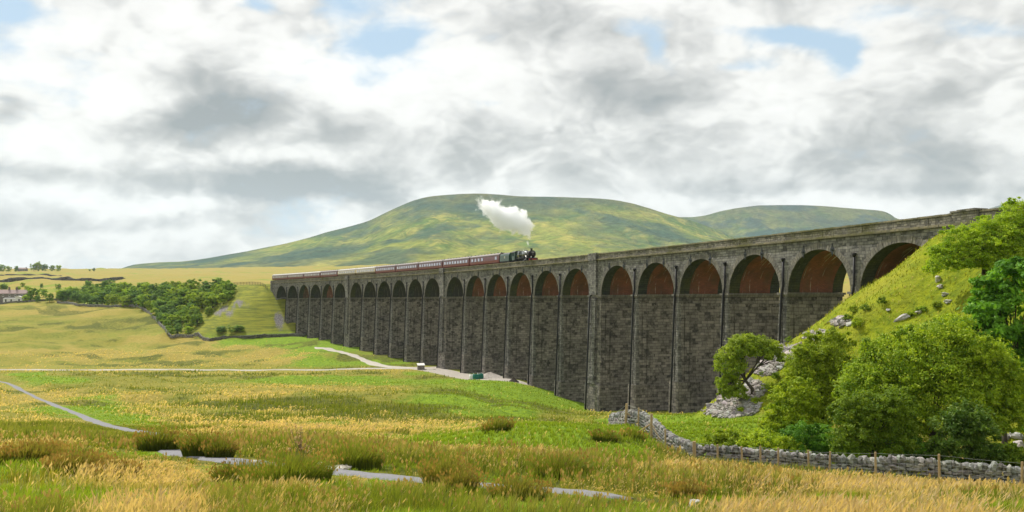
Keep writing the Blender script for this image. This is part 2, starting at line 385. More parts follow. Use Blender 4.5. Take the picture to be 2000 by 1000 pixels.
# ------------------------------------------------------------------ ground sheet
def ground_material():
    m, nt, b, out = material('moor_ground')
    pos = nt.node('ShaderNodeNewGeometry').outputs['Position']
    A = lambda k: nt.node('ShaderNodeAttribute', attribute_name=k).outputs['Fac']
    n1 = nt.noise(pos, .9, 8, .68); n2 = nt.noise(pos, .06, 6, .6); n3 = nt.noise(pos, 7.0, 4, .7)
    n4 = nt.noise(nt.scale(pos, (.006, .02, .02)), 1, 6, .62)
    moor = nt.mix(nt.map(n1, .38, .62), (.24, .235, .034), (.105, .14, .014))
    moor = nt.mix(nt.map(n2, .4, .62, 0, .7), moor, (.29, .25, .045))
    straw = nt.mix(nt.map(n1, .38, .64), (.37, .285, .070), (.23, .205, .034))
    straw = nt.mix(nt.map(n4, .52, .62, 0, .55), straw, (.24, .245, .035))
    green = nt.mix(nt.map(n1, .36, .64), (.23, .335, .018), (.095, .175, .012))
    rush = nt.mix(nt.map(n1, .38, .62), (.13, .14, .018), (.065, .08, .010))
    emb = nt.mix(nt.map(n1, .38, .66), (.27, .31, .012), (.12, .175, .010))
    emb = nt.mix(nt.map(n2, .48, .65, 0, .5), emb, (.36, .32, .04))
    def soft(att, w=.5):
        k = nt.math('ADD', A(att), nt.math('MULTIPLY', nt.math('SUBTRACT', n1, .5), w * 1.6))
        return nt.map(k, .28, .72, smooth=True)
    c = nt.mix(soft('straw'), moor, straw)
    c = nt.mix(soft('bright'), c, green)
    c = nt.mix(soft('rush'), c, rush)
    sp = nt.node('ShaderNodeSeparateXYZ'); nt.put(sp.inputs[0], pos)
    ter = nt.noise(nt.scale(pos, (.10, .10, 1.6)), 1, 5, .65)
    muted = nt.mix(nt.map(ter, .40, .60), (.27, .27, .035), (.10, .125, .025))
    emb = nt.mix(nt.map(sp.outputs[0], -60, -20, .8, 0), emb, muted)
    c = nt.mix(A('emb'), c, emb)
    sv = nt.node('ShaderNodeTexVoronoi'); nt.put(sv.inputs['Vector'], pos); sv.inputs['Scale'].default_value = 1.6
    sc = nt.mix(nt.map(sv.outputs['Distance'], .0, .6), (.34, .32, .30), (.16, .15, .145))
    c = nt.mix(soft('scree'), c, sc)
    yd = nt.mix(nt.map(n1, .35, .65), (.46, .42, .37), (.34, .31, .27))
    c = nt.mix(soft('yard', .35), c, yd)
    fine = nt.map(n3, .25, .75, .78, 1.22)
    nt.put(b.inputs['Base Color'], nt.mix(1.0, c, fine, 'MULTIPLY'))
    h = nt.math('ADD', nt.math('MULTIPLY', n1, .7), nt.math('MULTIPLY', n3, .25))
    nt.put(b.inputs['Normal'], nt.bump(h, .9, .55))
    b.inputs['Roughness'].default_value = .95; b.inputs['Specular IOR Level'].default_value = .1
    return m
YARD = P2([(795, 722, 284), (850, 716, 291), (905, 719, 269), (945, 727, 255), (990, 737, 240), (1042, 744, 226), (1022, 748, 221), (985, 747, 225), (940, 746, 234), (890, 738, 249), (840, 728, 268)])
def in_poly(x, y, poly):
    c = np.zeros(np.shape(x), bool); n = len(poly)
    for i in range(n):
        (x1, y1), (x2, y2) = poly[i], poly[(i + 1) % n]
        k = ((y1 > y) != (y2 > y)) & (x < (x2 - x1) * (y - y1) / ((y2 - y1) if y2 != y1 else 1e-9) + x1)
        c ^= k
    return c
def poly_mask(x, y, poly, soft):
    d = np.full(np.shape(x), 1e9)
    for i in range(len(poly)):
        a, b = poly[i], poly[(i + 1) % len(poly)]
        d = np.minimum(d, seg_d(x, y, a[0], a[1], b[0], b[1]))
    return np.where(in_poly(x, y, poly), 1 - .5 * sstep(soft, 0, d), .5 * sstep(soft, 0, d))

def build_ground():
    az = np.concatenate([np.linspace(-180, -40, 36)[:-1], np.linspace(-40, 40, 600), np.linspace(40, 180, 36)[1:]])
    az = np.radians(az); r = np.exp(np.linspace(math.log(1.0), math.log(8000), 620))
    A, Rr = np.meshgrid(az, r); x = (Rr * np.sin(A)).ravel(); y = (Rr * np.cos(A)).ravel()
    z = H(x, y); na, nr = len(az), len(r)
    b, s, ru, emb = cover(x, y, z); sc = scree(x, y, z)
    yd = poly_mask(x, y, YARD, 1.5)
    v = np.stack([x, y, z], 1)
    i, j = np.meshgrid(np.arange(nr - 1), np.arange(na - 1), indexing='ij'); k = (i * na + j).ravel()
    q = np.stack([k, k + 1, k + na + 1, k + na], 1)[:, ::-1]
    ctr = len(v); v = np.vstack([v, [[0, 0, -1.56]]])
    jj = np.arange(na - 1); t = np.stack([jj, jj + 1, np.full(na - 1, ctr)], 1)
    pad = lambda a: np.append(a, 0)
    me = np_mesh('ground', v, q, t, attrs={'bright': pad(b), 'straw': pad(s), 'rush': pad(ru), 'emb': pad(emb), 'scree': pad(sc), 'yard': pad(yd)}, smooth=True)
    o = link('ground', me, ground_material()); tag(o, kind='structure')
build_ground()

# paths: ribbons laid on the ground
def path_material(name, c1, c2, sc=1.2):
    m, nt, b, out = material(name)
    pos = nt.node('ShaderNodeNewGeometry').outputs['Position']
    n = nt.noise(pos, sc, 7, .7); n2 = nt.noise(pos, sc * .25, 3, .5)
    c = nt.mix(nt.map(n, .3, .7), c1, c2)
    c = nt.mix(nt.map(n2, .55, .75, 0, .35), c, (.22, .2, .12))
    nt.put(b.inputs['Base Color'], c); nt.put(b.inputs['Normal'], nt.bump(n, .5, .05)); b.inputs['Roughness'].default_value = .95
    return m
def ribbon(name, key, mat, lift):
    p, w = PATHS[key]; n = len(p); d = np.gradient(p, axis=0); d /= np.linalg.norm(d, axis=1)[:, None]
    nn = np.stack([-d[:, 1], d[:, 0]], 1); k = 7; vs = []
    for i in range(n):
        ww = w * (.12 + .88 * sstep(0, .05, 1 - i / (n - 1))) * (1 + .25 * (vnoise(np.array([i * .31]), np.array([3.7]), 5)[0] - .5) * 2)
        wl, wr = [.62 + .75 * fbm(np.array([i * .33 + o_]), np.array([1.3 + o_]), 3, 9)[0] for o_ in (0, 77)]
        for j in range(k):
            t = (j / (k - 1) * 2 - 1) * ww; t *= wl if t < 0 else wr; q = p[i] + nn[i] * t; vs.append((q[0], q[1], 0))
    vs = np.array(vs); vs[:, 2] = H(vs[:, 0], vs[:, 1]) + lift
    e = vs.reshape(n, k, 3); e[:, 0, 2] -= lift * 1.6; e[:, -1, 2] -= lift * 1.6
    i, j = np.meshgrid(np.arange(n - 1), np.arange(k - 1), indexing='ij'); a = (i * k + j).ravel()
    me = np_mesh(name, e.reshape(-1, 3), np.stack([a, a + 1, a + k + 1, a + k], 1)[:, ::-1], smooth=True)
    return tag(link(name, me, mat), kind='structure')
M_GRAVEL = path_material('footpath_gravel', (.25, .25, .265), (.16, .16, .175), 6)
M_TRACK = path_material('track_gravel', (.48, .45, .39), (.38, .35, .30), .8)
ribbon('footpath', 'foot', M_GRAVEL, .05)
ribbon('gravel_track', 'track', M_TRACK, .22)
ribbon('branch_track', 'branch', M_TRACK, .25)

# ------------------------------------------------------------------ hills
def hill_material(name, blue, dim=1.0, tone=(1, 1, 1)):
    m, nt, b, out = material(name)
    tc = nt.node('ShaderNodeTexCoord').outputs['Object']
    sep = nt.node('ShaderNodeSeparateXYZ'); nt.put(sep.inputs[0], tc)
    # slope-wise streaks: gullies run down the fall line, pastures across
    w = nt.vmath('ADD', tc, nt.scale(nt.noise(tc, .004, 3, .5, out=1), (180, 180, 60)))
    n1 = nt.noise(nt.scale(w, (.0035, .0016, .007)), 1, 7, .62, .6)
    n2 = nt.noise(nt.scale(w, (.016, .005, .012)), 1, 7, .68, .4)
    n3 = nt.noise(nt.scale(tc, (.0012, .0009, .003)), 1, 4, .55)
    n4 = nt.noise(tc, .03, 6, .7)
    base = nt.mix(nt.map(n1, .40, .60), (.23, .245, .048), (.085, .15, .035))
    base = nt.mix(nt.map(n2, .46, .66, 0, .9), base, (.38, .33, .08))
    base = nt.mix(nt.map(n3, .46, .60, 0, .85), base, (.04, .085, .06))  # dark bluish patches: bracken, with cloud shadow put into the colour
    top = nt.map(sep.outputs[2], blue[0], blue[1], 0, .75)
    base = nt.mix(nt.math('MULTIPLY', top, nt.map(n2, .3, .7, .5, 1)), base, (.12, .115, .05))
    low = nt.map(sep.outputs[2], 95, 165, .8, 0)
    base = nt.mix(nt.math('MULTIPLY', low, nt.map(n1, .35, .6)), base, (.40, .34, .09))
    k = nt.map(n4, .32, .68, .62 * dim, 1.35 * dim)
    base = nt.mix(nt.math('MULTIPLY', nt.map(nt.noise(nt.scale(tc, (.0022, .0012, .004)), 1, 5, .6), .50, .58), .75), base, (.035, .08, .065))  # more dark patches, cloud shadow painted in with the bracken
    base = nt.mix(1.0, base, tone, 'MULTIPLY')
    nt.put(b.inputs['Base Color'], nt.mix(1.0, base, k, 'MULTIPLY'))
    nt.put(b.inputs['Normal'], nt.bump(nt.math('ADD', n2, nt.math('MULTIPLY', n4, .6)), .9, 34))
    b.inputs['Roughness'].default_value = 1; b.inputs['Specular IOR Level'].default_value = 0
    return m
def hill(name, crest, dc, df, zf, mat, seed, back=2500, power=1.0, rough=1.0):
    """a fell: crest silhouette points at distance dc, foot at distance df"""
    cx = np.array([c[0] for c in crest], float); cy = np.array([c[1] for c in crest], float)
    px = np.linspace(cx[0], cx[-1], 420); py = pchip(cx, cy, px)
    nt_ = 150; vs = []
    t = np.concatenate([np.linspace(0, 1, nt_ - 30), 1 + np.linspace(0, 1, 31)[1:]])
    for k in t:
        if k <= 1: d = df + (dc - df) * k
        else: d = dc + back * (k - 1)
        X = (px - 1000) / F * d; Y = np.full_like(X, d)
        zc = -(py - HOR) / F * dc
        z0 = np.minimum(zf, zc - 45) + 0 * px
        if k <= 1: z = z0 + (zc - z0) * (k ** power) * (1 - .22 * np.sin(k * math.pi))
        else: z = zc - (zc + 60) * sstep(0, 1, (k - 1)) * .9 - 35 * (k - 1)
        g = math.sin(min(k, 1) * math.pi) if k <= 1 else 0
        gul = (np.abs(fbm(X / 260 + fbm(X / 400, Y / 400, 2, seed + 5), Y / 1500, 4, seed) - .5) * -2 + .4) * 46
        z = z + g * rough * (gul + (fbm(X / 90, Y / 160, 3, seed + 3) - .5) * 14) * np.clip((zc - z0) / 250, .08, 1)
        z = z + (.2 + g) * (fbm(X / 40, Y / 60, 3, seed + 9) - .5) * 5 * rough
        vs.append(np.stack([X, Y, z], 1))
    v = np.array(vs).reshape(-1, 3); n = len(px)
    i, j = np.meshgrid(np.arange(len(t) - 1), np.arange(n - 1), indexing='ij'); a = (i * n + j).ravel()
    me = np_mesh(name, v, np.stack([a, a + 1, a + n + 1, a + n], 1), smooth=True)
    return tag(link(name, me, mat), kind='structure')
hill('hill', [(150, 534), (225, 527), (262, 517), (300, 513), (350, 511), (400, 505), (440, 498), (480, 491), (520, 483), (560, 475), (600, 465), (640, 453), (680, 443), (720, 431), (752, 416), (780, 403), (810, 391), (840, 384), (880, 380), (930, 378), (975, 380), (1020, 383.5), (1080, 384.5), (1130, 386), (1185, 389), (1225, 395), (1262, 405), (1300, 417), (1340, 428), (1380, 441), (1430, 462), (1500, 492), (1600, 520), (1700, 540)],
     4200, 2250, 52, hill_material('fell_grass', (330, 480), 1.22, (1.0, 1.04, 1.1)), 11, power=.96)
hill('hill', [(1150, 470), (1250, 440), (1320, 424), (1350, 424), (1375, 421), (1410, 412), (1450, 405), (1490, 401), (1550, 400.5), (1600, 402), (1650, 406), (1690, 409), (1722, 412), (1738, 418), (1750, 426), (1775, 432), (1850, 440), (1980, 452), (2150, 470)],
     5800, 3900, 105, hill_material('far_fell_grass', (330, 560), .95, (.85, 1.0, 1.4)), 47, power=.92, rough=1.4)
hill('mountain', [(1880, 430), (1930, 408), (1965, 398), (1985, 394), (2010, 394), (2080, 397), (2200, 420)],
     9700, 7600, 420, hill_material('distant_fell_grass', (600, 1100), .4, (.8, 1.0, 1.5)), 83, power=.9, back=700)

# ------------------------------------------------------------------ light, sky, camera
SUN_AZ, SUN_EL = -36.0, 50.0            # degrees from straight ahead, elevation
world = bpy.data.worlds.new('World'); scene.world = world; world.use_nodes = True
def build_sky():
    nt = NT(world.node_tree); nt.n.clear()
    out = nt.node('ShaderNodeOutputWorld'); bg = nt.node('ShaderNodeBackground'); nt.l.new(bg.outputs[0], out.inputs[0])
    bg.inputs[1].default_value = .1
    sky = nt.node('ShaderNodeTexSky'); sky.sky_type = 'NISHITA'; sky.sun_disc = False
    sky.sun_elevation = R_(SUN_EL); sky.sun_rotation = R_(SUN_AZ); sky.altitude = 300; sky.air_density = 1.0; sky.dust_density = .6; sky.ozone_density = 1.5
    d = nt.node('ShaderNodeTexCoord').outputs['Generated']
    s = nt.node('ShaderNodeSeparateXYZ'); nt.put(s.inputs[0], d); X, Y, Z = s.outputs
    zc = nt.math('MAXIMUM', Z, 0.0)
    def comb(x, y, z):
        n = nt.node('ShaderNodeCombineXYZ'); nt.put(n.inputs[0], x); nt.put(n.inputs[1], y); nt.put(n.inputs[2], z); return n.outputs[0]
    k = nt.math('DIVIDE', 2.0, nt.math('ADD', zc, .80))
    p = comb(nt.math('MULTIPLY', X, k), nt.math('MULTIPLY', Y, k), nt.math('MULTIPLY', zc, 2.6))
    big = nt.noise(p, 2.3, 11, .53, .10)
    # the same field a little nearer the sun: where it is thinner, the cloud edge is lit
    lit = nt.noise(nt.vmath('ADD', p, (-.06, .02, .17)), 2.3, 7, .53, .10)
    wisp = nt.noise(p, 9.0, 7, .62, .2)
    wv = nt.scale(nt.vmath('SUBTRACT', nt.noise(p, 3.0, 4, .55, out=1), (.5, .5, .5)), (.34, .34, .34))
    def puff(q):
        v = nt.node('ShaderNodeTexVoronoi'); v.feature = 'F1'; v.normalize = True; nt.put(v.inputs['Vector'], nt.vmath('ADD', q, wv))
        v.inputs['Scale'].default_value = 3.9; v.inputs['Detail'].default_value = 2.0; v.inputs['Roughness'].default_value = .6; v.inputs['Lacunarity'].default_value = 2.4
        return nt.math('MULTIPLY', nt.math('SUBTRACT', .36, v.outputs['Distance']), 1.7)
    pf = puff(p); pf2 = puff(nt.vmath('ADD', p, (-.035, .01, .085)))
    # where the banks and the gaps of this sky lie, as slopes against straight ahead
    yy = nt.math('MAXIMUM', Y, .05); a0 = nt.math('DIVIDE', X, yy); b0 = nt.math('DIVIDE', Z, yy)
    wob = nt.noise(p, 2.6, 5, .6, out=1); ws = nt.node('ShaderNodeSeparateXYZ'); nt.put(ws.inputs[0], wob)
    a = nt.math('ADD', a0, nt.math('MULTIPLY', nt.math('SUBTRACT', ws.outputs[0], .5), .10))
    b = nt.math('ADD', b0, nt.math('MULTIPLY', nt.math('SUBTRACT', ws.outputs[1], .5), .07))
    front = nt.map(Y, .1, .4)
    def blobs(lst):
        t = None
        for px, py, rx, ry, w in lst:
            da = nt.math('MULTIPLY', nt.math('SUBTRACT', a, (px - 1000) / F), F / rx)
            db = nt.math('MULTIPLY', nt.math('SUBTRACT', b, (HOR - py) / F), F / ry)
            q = nt.math('ADD', nt.math('MULTIPLY', da, da), nt.math('MULTIPLY', db, db))
            g = nt.math('MULTIPLY', nt.math('POWER', 2.718, nt.math('MULTIPLY', q, -1.0)), w)
            t = g if t is None else nt.math('ADD', t, g)
        return nt.math('MULTIPLY', t, front)
    gaps = blobs([(735, 92, 78, 36, 1.0), (655, 20, 60, 30, .75), (500, 12, 45, 22, .8), (800, 70, 45, 30, .5), (1290, 95, 32, 48, .9), (1560, 80, 120, 24, .85), (1640, 120, 42, 36, 1.0), (1470, 130, 90, 18, .6), (1700, 25, 110, 22, .5), (1930, 60, 90, 22, .45), (940, 210, 55, 20, .55), (10, 12, 50, 24, .7), (740, 165, 40, 24, .4), (1490, 60, 120, 14, .4), (1240, 60, 40, 20, .5), (1560, 300, 1, 1, 0)])
    dark = blobs([(340, 250, 170, 38, .85), (500, 222, 110, 36, .75), (400, 165, 70, 36, .45), (660, 262, 90, 45, .5), (560, 372, 95, 32, 1.1), (720, 372, 110, 26, .8), (330, 362, 150, 26, .75), (120, 342, 160, 24, .62), (15, 215, 40, 34, .6), (60, 450, 120, 22, .35), (300, 430, 200, 16, .35), (980, 300, 80, 30, .45),
                  (1180, 170, 110, 40, .42), (1370, 290, 130, 40, .3), (1420, 370, 260, 26, .42), (1650, 330, 140, 36, .3), (1870, 305, 120, 40, .5), (1850, 175, 160, 50, .3), (1110, 330, 160, 36, .4), (1800, 372, 200, 18, .4), (1150, 60, 200, 40, .3), (880, 330, 60, 24, .3), (1250, 250, 300, 120, .18), (1750, 230, 300, 120, .18), (110, 110, 90, 30, .25)])
    bright = blobs([(80, 120, 150, 80, .6), (300, 60, 200, 50, .5), (600, 130, 110, 60, .6), (180, 220, 70, 50, .6), (560, 310, 160, 22, .5), (850, 130, 120, 90, .4), (640, 345, 26, 30, .6), (1080, 130, 90, 70, .3), (150, 395, 240, 20, .35), (500, 400, 240, 14, .45), (1450, 200, 160, 34, .4), (1000, 40, 160, 40, .3), (300, 455, 200, 14, .3), (1750, 400, 300, 14, .3)])
    cov = nt.math('ADD', nt.math('MULTIPLY', nt.math('SUBTRACT', big, .5), 3.6), nt.math('ADD', nt.math('MULTIPLY', pf, 1.3), nt.math('MULTIPLY', nt.math('SUBTRACT', wisp, .5), 1.8)))
    cov = nt.math('ADD', cov, nt.math('SUBTRACT', 1.22, nt.math('MULTIPLY', gaps, 1.85)))
    cover_ = nt.map(cov, -.35, 1.05, smooth=True)
    # thickness -> grey base, thin or sunward edge -> white
    edge = nt.math('SUBTRACT', big, lit)
    sh = nt.math('ADD', nt.math('MULTIPLY', nt.math('SUBTRACT', big, .5), 1.0), nt.math('MULTIPLY', nt.math('SUBTRACT', wisp, .5), -.45))
    sh = nt.math('ADD', sh, nt.math('SUBTRACT', nt.math('MULTIPLY', dark, 1.05), nt.math('MULTIPLY', bright, .6)))
    sh = nt.math('ADD', sh, .15); sh = nt.math('SUBTRACT', sh, nt.math('ADD', nt.math('MULTIPLY', edge, 1.8), nt.math('MULTIPLY', nt.math('SUBTRACT', pf, pf2), 1.2)))
    cl = nt.ramp(nt.map(sh, -.35, 1.15), [(0.0, (10.8, 10.7, 10.4)), (.27, (9.6, 9.5, 9.2)), (.45, (7.3, 7.25, 7.1)), (.68, (4.7, 4.75, 4.75)), (1.0, (2.7, 2.95, 3.15))])
    # pale band of far cloud above the horizon
    hz = nt.map(Z, .0, .12, .5, 0, smooth=True)
    cl = nt.mix(hz, cl, (8.6, 8.6, 8.5))
    blue = nt.mix(.75, nt.mix(1.0, sky.outputs[0], (1.0, 1.05, 1.1), 'MULTIPLY'), (5.2, 7.1, 8.8))
    nt.put(bg.inputs[0], nt.mix(cover_, blue, cl))
build_sky()
def build_haze():
    b = MB().box(-8300, 8300, -8300, 10600, -60, 1200)
    m = bpy.data.materials.new('haze'); m.use_nodes = True; nt = NT(m.node_tree); nt.n.clear()
    o = nt.node('ShaderNodeOutputMaterial'); v = nt.node('ShaderNodeVolumePrincipled'); nt.l.new(v.outputs[0], o.inputs[1])
    nt.put(v.inputs['Color'], (.72, .86, 1.0)); v.inputs['Density'].default_value = HAZE; v.inputs['Anisotropy'].default_value = .2
    m.cycles.homogeneous_volume = True
    tag(b.build('haze', m), kind='stuff')
HAZE = 4.5e-5
build_haze()
sun = bpy.data.lights.new('sun', 'SUN'); sun.energy = 5.0; sun.angle = R_(.6); sun.color = (1, .945, .86)
so = bpy.data.objects.new('sun', sun); COL.objects.link(so)
sd = Vector((math.sin(R_(SUN_AZ)) * math.cos(R_(SUN_EL)), math.cos(R_(SUN_AZ)) * math.cos(R_(SUN_EL)), math.sin(R_(SUN_EL))))
so.rotation_euler = sd.to_track_quat('Z', 'Y').to_euler()
cam = bpy.data.cameras.new('camera'); co = bpy.data.objects.new('camera', cam); COL.objects.link(co)
cam.sensor_width = 36; cam.lens = F / 2000 * 36; cam.shift_y = (HOR - 500) / 2000; cam.clip_end = 40000; cam.clip_start = .05
co.rotation_euler = (math.pi / 2, 0, 0); scene.camera = co
scene.view_settings.view_transform = 'Standard'; scene.view_settings.look = 'None'
scene.view_settings.exposure = 0; scene.view_settings.gamma = 1
scene.render.engine = 'CYCLES'
scene.cycles.max_bounces = 14; scene.cycles.diffuse_bounces = 3; scene.cycles.glossy_bounces = 2
scene.cycles.transparent_max_bounces = 8; scene.cycles.volume_bounces = 14

# ------------------------------------------------------------------ viaduct
def stone_material(name, c1, c2, c3, bw=.95, bh=.40, mossy=0.0, streak=.5, bumpd=.12):
    m, nt, b, out = material(name)
    uv = nt.node('ShaderNodeUVMap').outputs[0]; pos = nt.node('ShaderNodeNewGeometry').outputs['Position']
    wob = nt.noise(pos, .7, 3, .5, out=1)
    uvw = nt.vmath('ADD', uv, nt.scale(nt.vmath('SUBTRACT', wob, (.5, .5, .5)), (.5, .16, 0)))
    br = nt.node('ShaderNodeTexBrick'); nt.put(br.inputs['Vector'], uvw)
    br.offset = .5; br.squash = .72; br.squash_frequency = 3
    br.inputs['Scale'].default_value = 1; br.inputs['Brick Width'].default_value = bw; br.inputs['Row Height'].default_value = bh
    br.inputs['Mortar Size'].default_value = .03; br.inputs['Mortar Smooth'].default_value = .3; br.inputs['Bias'].default_value = -.05
    nt.put(br.inputs['Color1'], (0, 0, 0)); nt.put(br.inputs['Color2'], (1, 1, 1)); nt.put(br.inputs['Mortar'], (.5, .5, .5))
    per = nt.node('ShaderNodeSeparateColor'); nt.put(per.inputs[0], br.outputs['Color'])
    n1 = nt.noise(pos, 1.4, 6, .7); n2 = nt.noise(pos, .16, 5, .6)
    c = nt.mix(per.outputs[0], c1, c2)
    c = nt.mix(nt.map(n1, .45, .68, 0, .8), c, c3)
    c = nt.mix(nt.map(n2, .40, .66, 0, .38), c, tuple(.6 * v for v in c1))
    # water stains and lime runs down the face
    st = nt.noise(nt.scale(uv, (1.6, .045, 1)), 1, 4, .65); st2 = nt.noise(nt.scale(uv, (2.6, .35, 1)), 1, 5, .7)
    c = nt.mix(nt.map(st, .56, .70, 0, streak), c, (.022, .022, .022))
    lime = nt.math('MULTIPLY', nt.map(st2, .60, .68), nt.map(n1, .42, .58))
    c = nt.mix(nt.math('MULTIPLY', lime, .7), c, (.42, .39, .33))
    if mossy:
        c = nt.mix(nt.math('MULTIPLY', nt.map(n2, .5, .62), mossy), c, (.12, .12, .02))
    mor = nt.math('SUBTRACT', 1, br.outputs['Fac'])
    c = nt.mix(nt.math('MULTIPLY', br.outputs['Fac'], .65), c, tuple(.40 * v for v in c1))
    nt.put(b.inputs['Base Color'], c)
    h = nt.math('ADD', nt.math('MULTIPLY', mor, .6), nt.math('MULTIPLY', n1, .9))
    h = nt.math('ADD', h, nt.math('MULTIPLY', per.outputs[0], .35))
    nt.put(b.inputs['Normal'], nt.bump(h, .9, bumpd)); b.inputs['Roughness'].default_value = .9
    return m
M_STONE = stone_material('dark_gritstone', (.075, .074, .072), (.31, .30, .28), (.36, .345, .31))
M_PIER = stone_material('brown_gritstone', (.060, .057, .054), (.32, .29, .255), (.36, .325, .28), bw=1.25, bh=.52, streak=.75, bumpd=.22)
M_PARA = stone_material('parapet_stone', (.09, .088, .075), (.30, .28, .23), (.35, .32, .25), mossy=.5, bw=.8, bh=.3)
M_COPE = stone_material('coping_stone', (.17, .16, .11), (.28, .25, .18), (.34, .29, .17), mossy=.6, bw=1.6, bh=.5, streak=.1)
M_RINGST = stone_material('ring_stone', (.14, .135, .125), (.26, .24, .21), (.32, .29, .25), bw=.8, bh=5)
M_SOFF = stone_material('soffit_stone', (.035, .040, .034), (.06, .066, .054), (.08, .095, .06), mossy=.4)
def brick_lining_material():
    m, nt, b, out = material('red_brick_lining')
    uv = nt.node('ShaderNodeUVMap').outputs[0]; pos = nt.node('ShaderNodeNewGeometry').outputs['Position']
    br = nt.node('ShaderNodeTexBrick'); nt.put(br.inputs['Vector'], uv)
    br.inputs['Brick Width'].default_value = .5; br.inputs['Row Height'].default_value = .16; br.inputs['Mortar Size'].default_value = .012; br.inputs['Scale'].default_value = 1
    nt.put(br.inputs['Color1'], (.25, .082, .050)); nt.put(br.inputs['Color2'], (.17, .058, .040)); nt.put(br.inputs['Mortar'], (.26, .16, .12))
    n2 = nt.noise(pos, .35, 5, .65); n3 = nt.noise(nt.scale(uv, (2.2, .22, 1)), 1, 5, .62); n4 = nt.noise(nt.scale(uv, (.5, .2, 1)), 1, 4, .6)
    oi = nt.node('ShaderNodeObjectInfo'); rnd = oi.outputs['Random']
    c = nt.mix(nt.map(n2, .42, .68, 0, .75), br.outputs['Color'], (.085, .05, .036))
    c = nt.mix(nt.math('MULTIPLY', nt.map(n4, .5, .68), .5), c, (.10, .10, .05))
    c = nt.mix(nt.math('MULTIPLY', nt.map(n3, .60, .66), .75), c, (.50, .46, .38))
    at = nt.node('ShaderNodeAttribute', attribute_name='sooty', attribute_type='OBJECT').outputs['Fac']
    soot = nt.mix(nt.map(n3, .55, .66), (.045, .045, .040), (.13, .125, .10))
    nt.put(b.inputs['Base Color'], nt.mix(at, c, soot))
    nt.put(b.inputs['Normal'], nt.bump(br.outputs['Fac'], .4, -.03))
    return m
M_BRICK = brick_lining_material()
M_IRON = simple('black_iron', (.010, .010, .012), .55, 0, .3, 4)
M_PLATE = simple('rusting_iron_plate', (.035, .04, .045), .6, 0, .4, 3)

def via_mesh(name, v, quads=None, tris=None, smooth=False, uvmode=None):
    v = np.asarray(v, float)
    if quads is None: quads = []
    quads = np.asarray(quads, int).reshape(-1, 4)
    # split faces so that every face has its own flat stone mapping, in metres
    p = v[quads]; n = np.cross(p[:, 2] - p[:, 0], p[:, 3] - p[:, 1]); ax = np.abs(n).argmax(1)
    f = p.reshape(-1, 3); a = np.repeat(ax, 4)
    uv = np.where((a == 1)[:, None], f[:, [0, 2]], np.where((a == 0)[:, None], f[:, [1, 2]], f[:, [0, 1]]))
    me = np_mesh(name, warp(f), np.arange(len(f)).reshape(-1, 4), uv=uv)
    return me
def boxq(V, Q, u0, u1, v0, v1, z0, z1, taper=None, nseg=1):
    """box in local space; taper = (du, dv) growth at its foot"""
    du, dv = taper or (0, 0)
    b = len(V); zs = np.linspace(z0, z1, nseg + 1)
    for z in zs:
        k = (z1 - z) / (z1 - z0)
        V += [(u0 - du * k, v0 - dv * k, z), (u1 + du * k, v0 - dv * k, z), (u1 + du * k, v1 + dv * k, z), (u0 - du * k, v1 + dv * k, z)]
    for s in range(nseg):
        o = b + s * 4
        for i in range(4):
            j = (i + 1) % 4; Q.append((o + i, o + j, o + j + 4, o + i + 4))
    Q.append((b + 3, b + 2, b + 1, b)); t = b + nseg * 4; Q.append((t, t + 1, t + 2, t + 3))

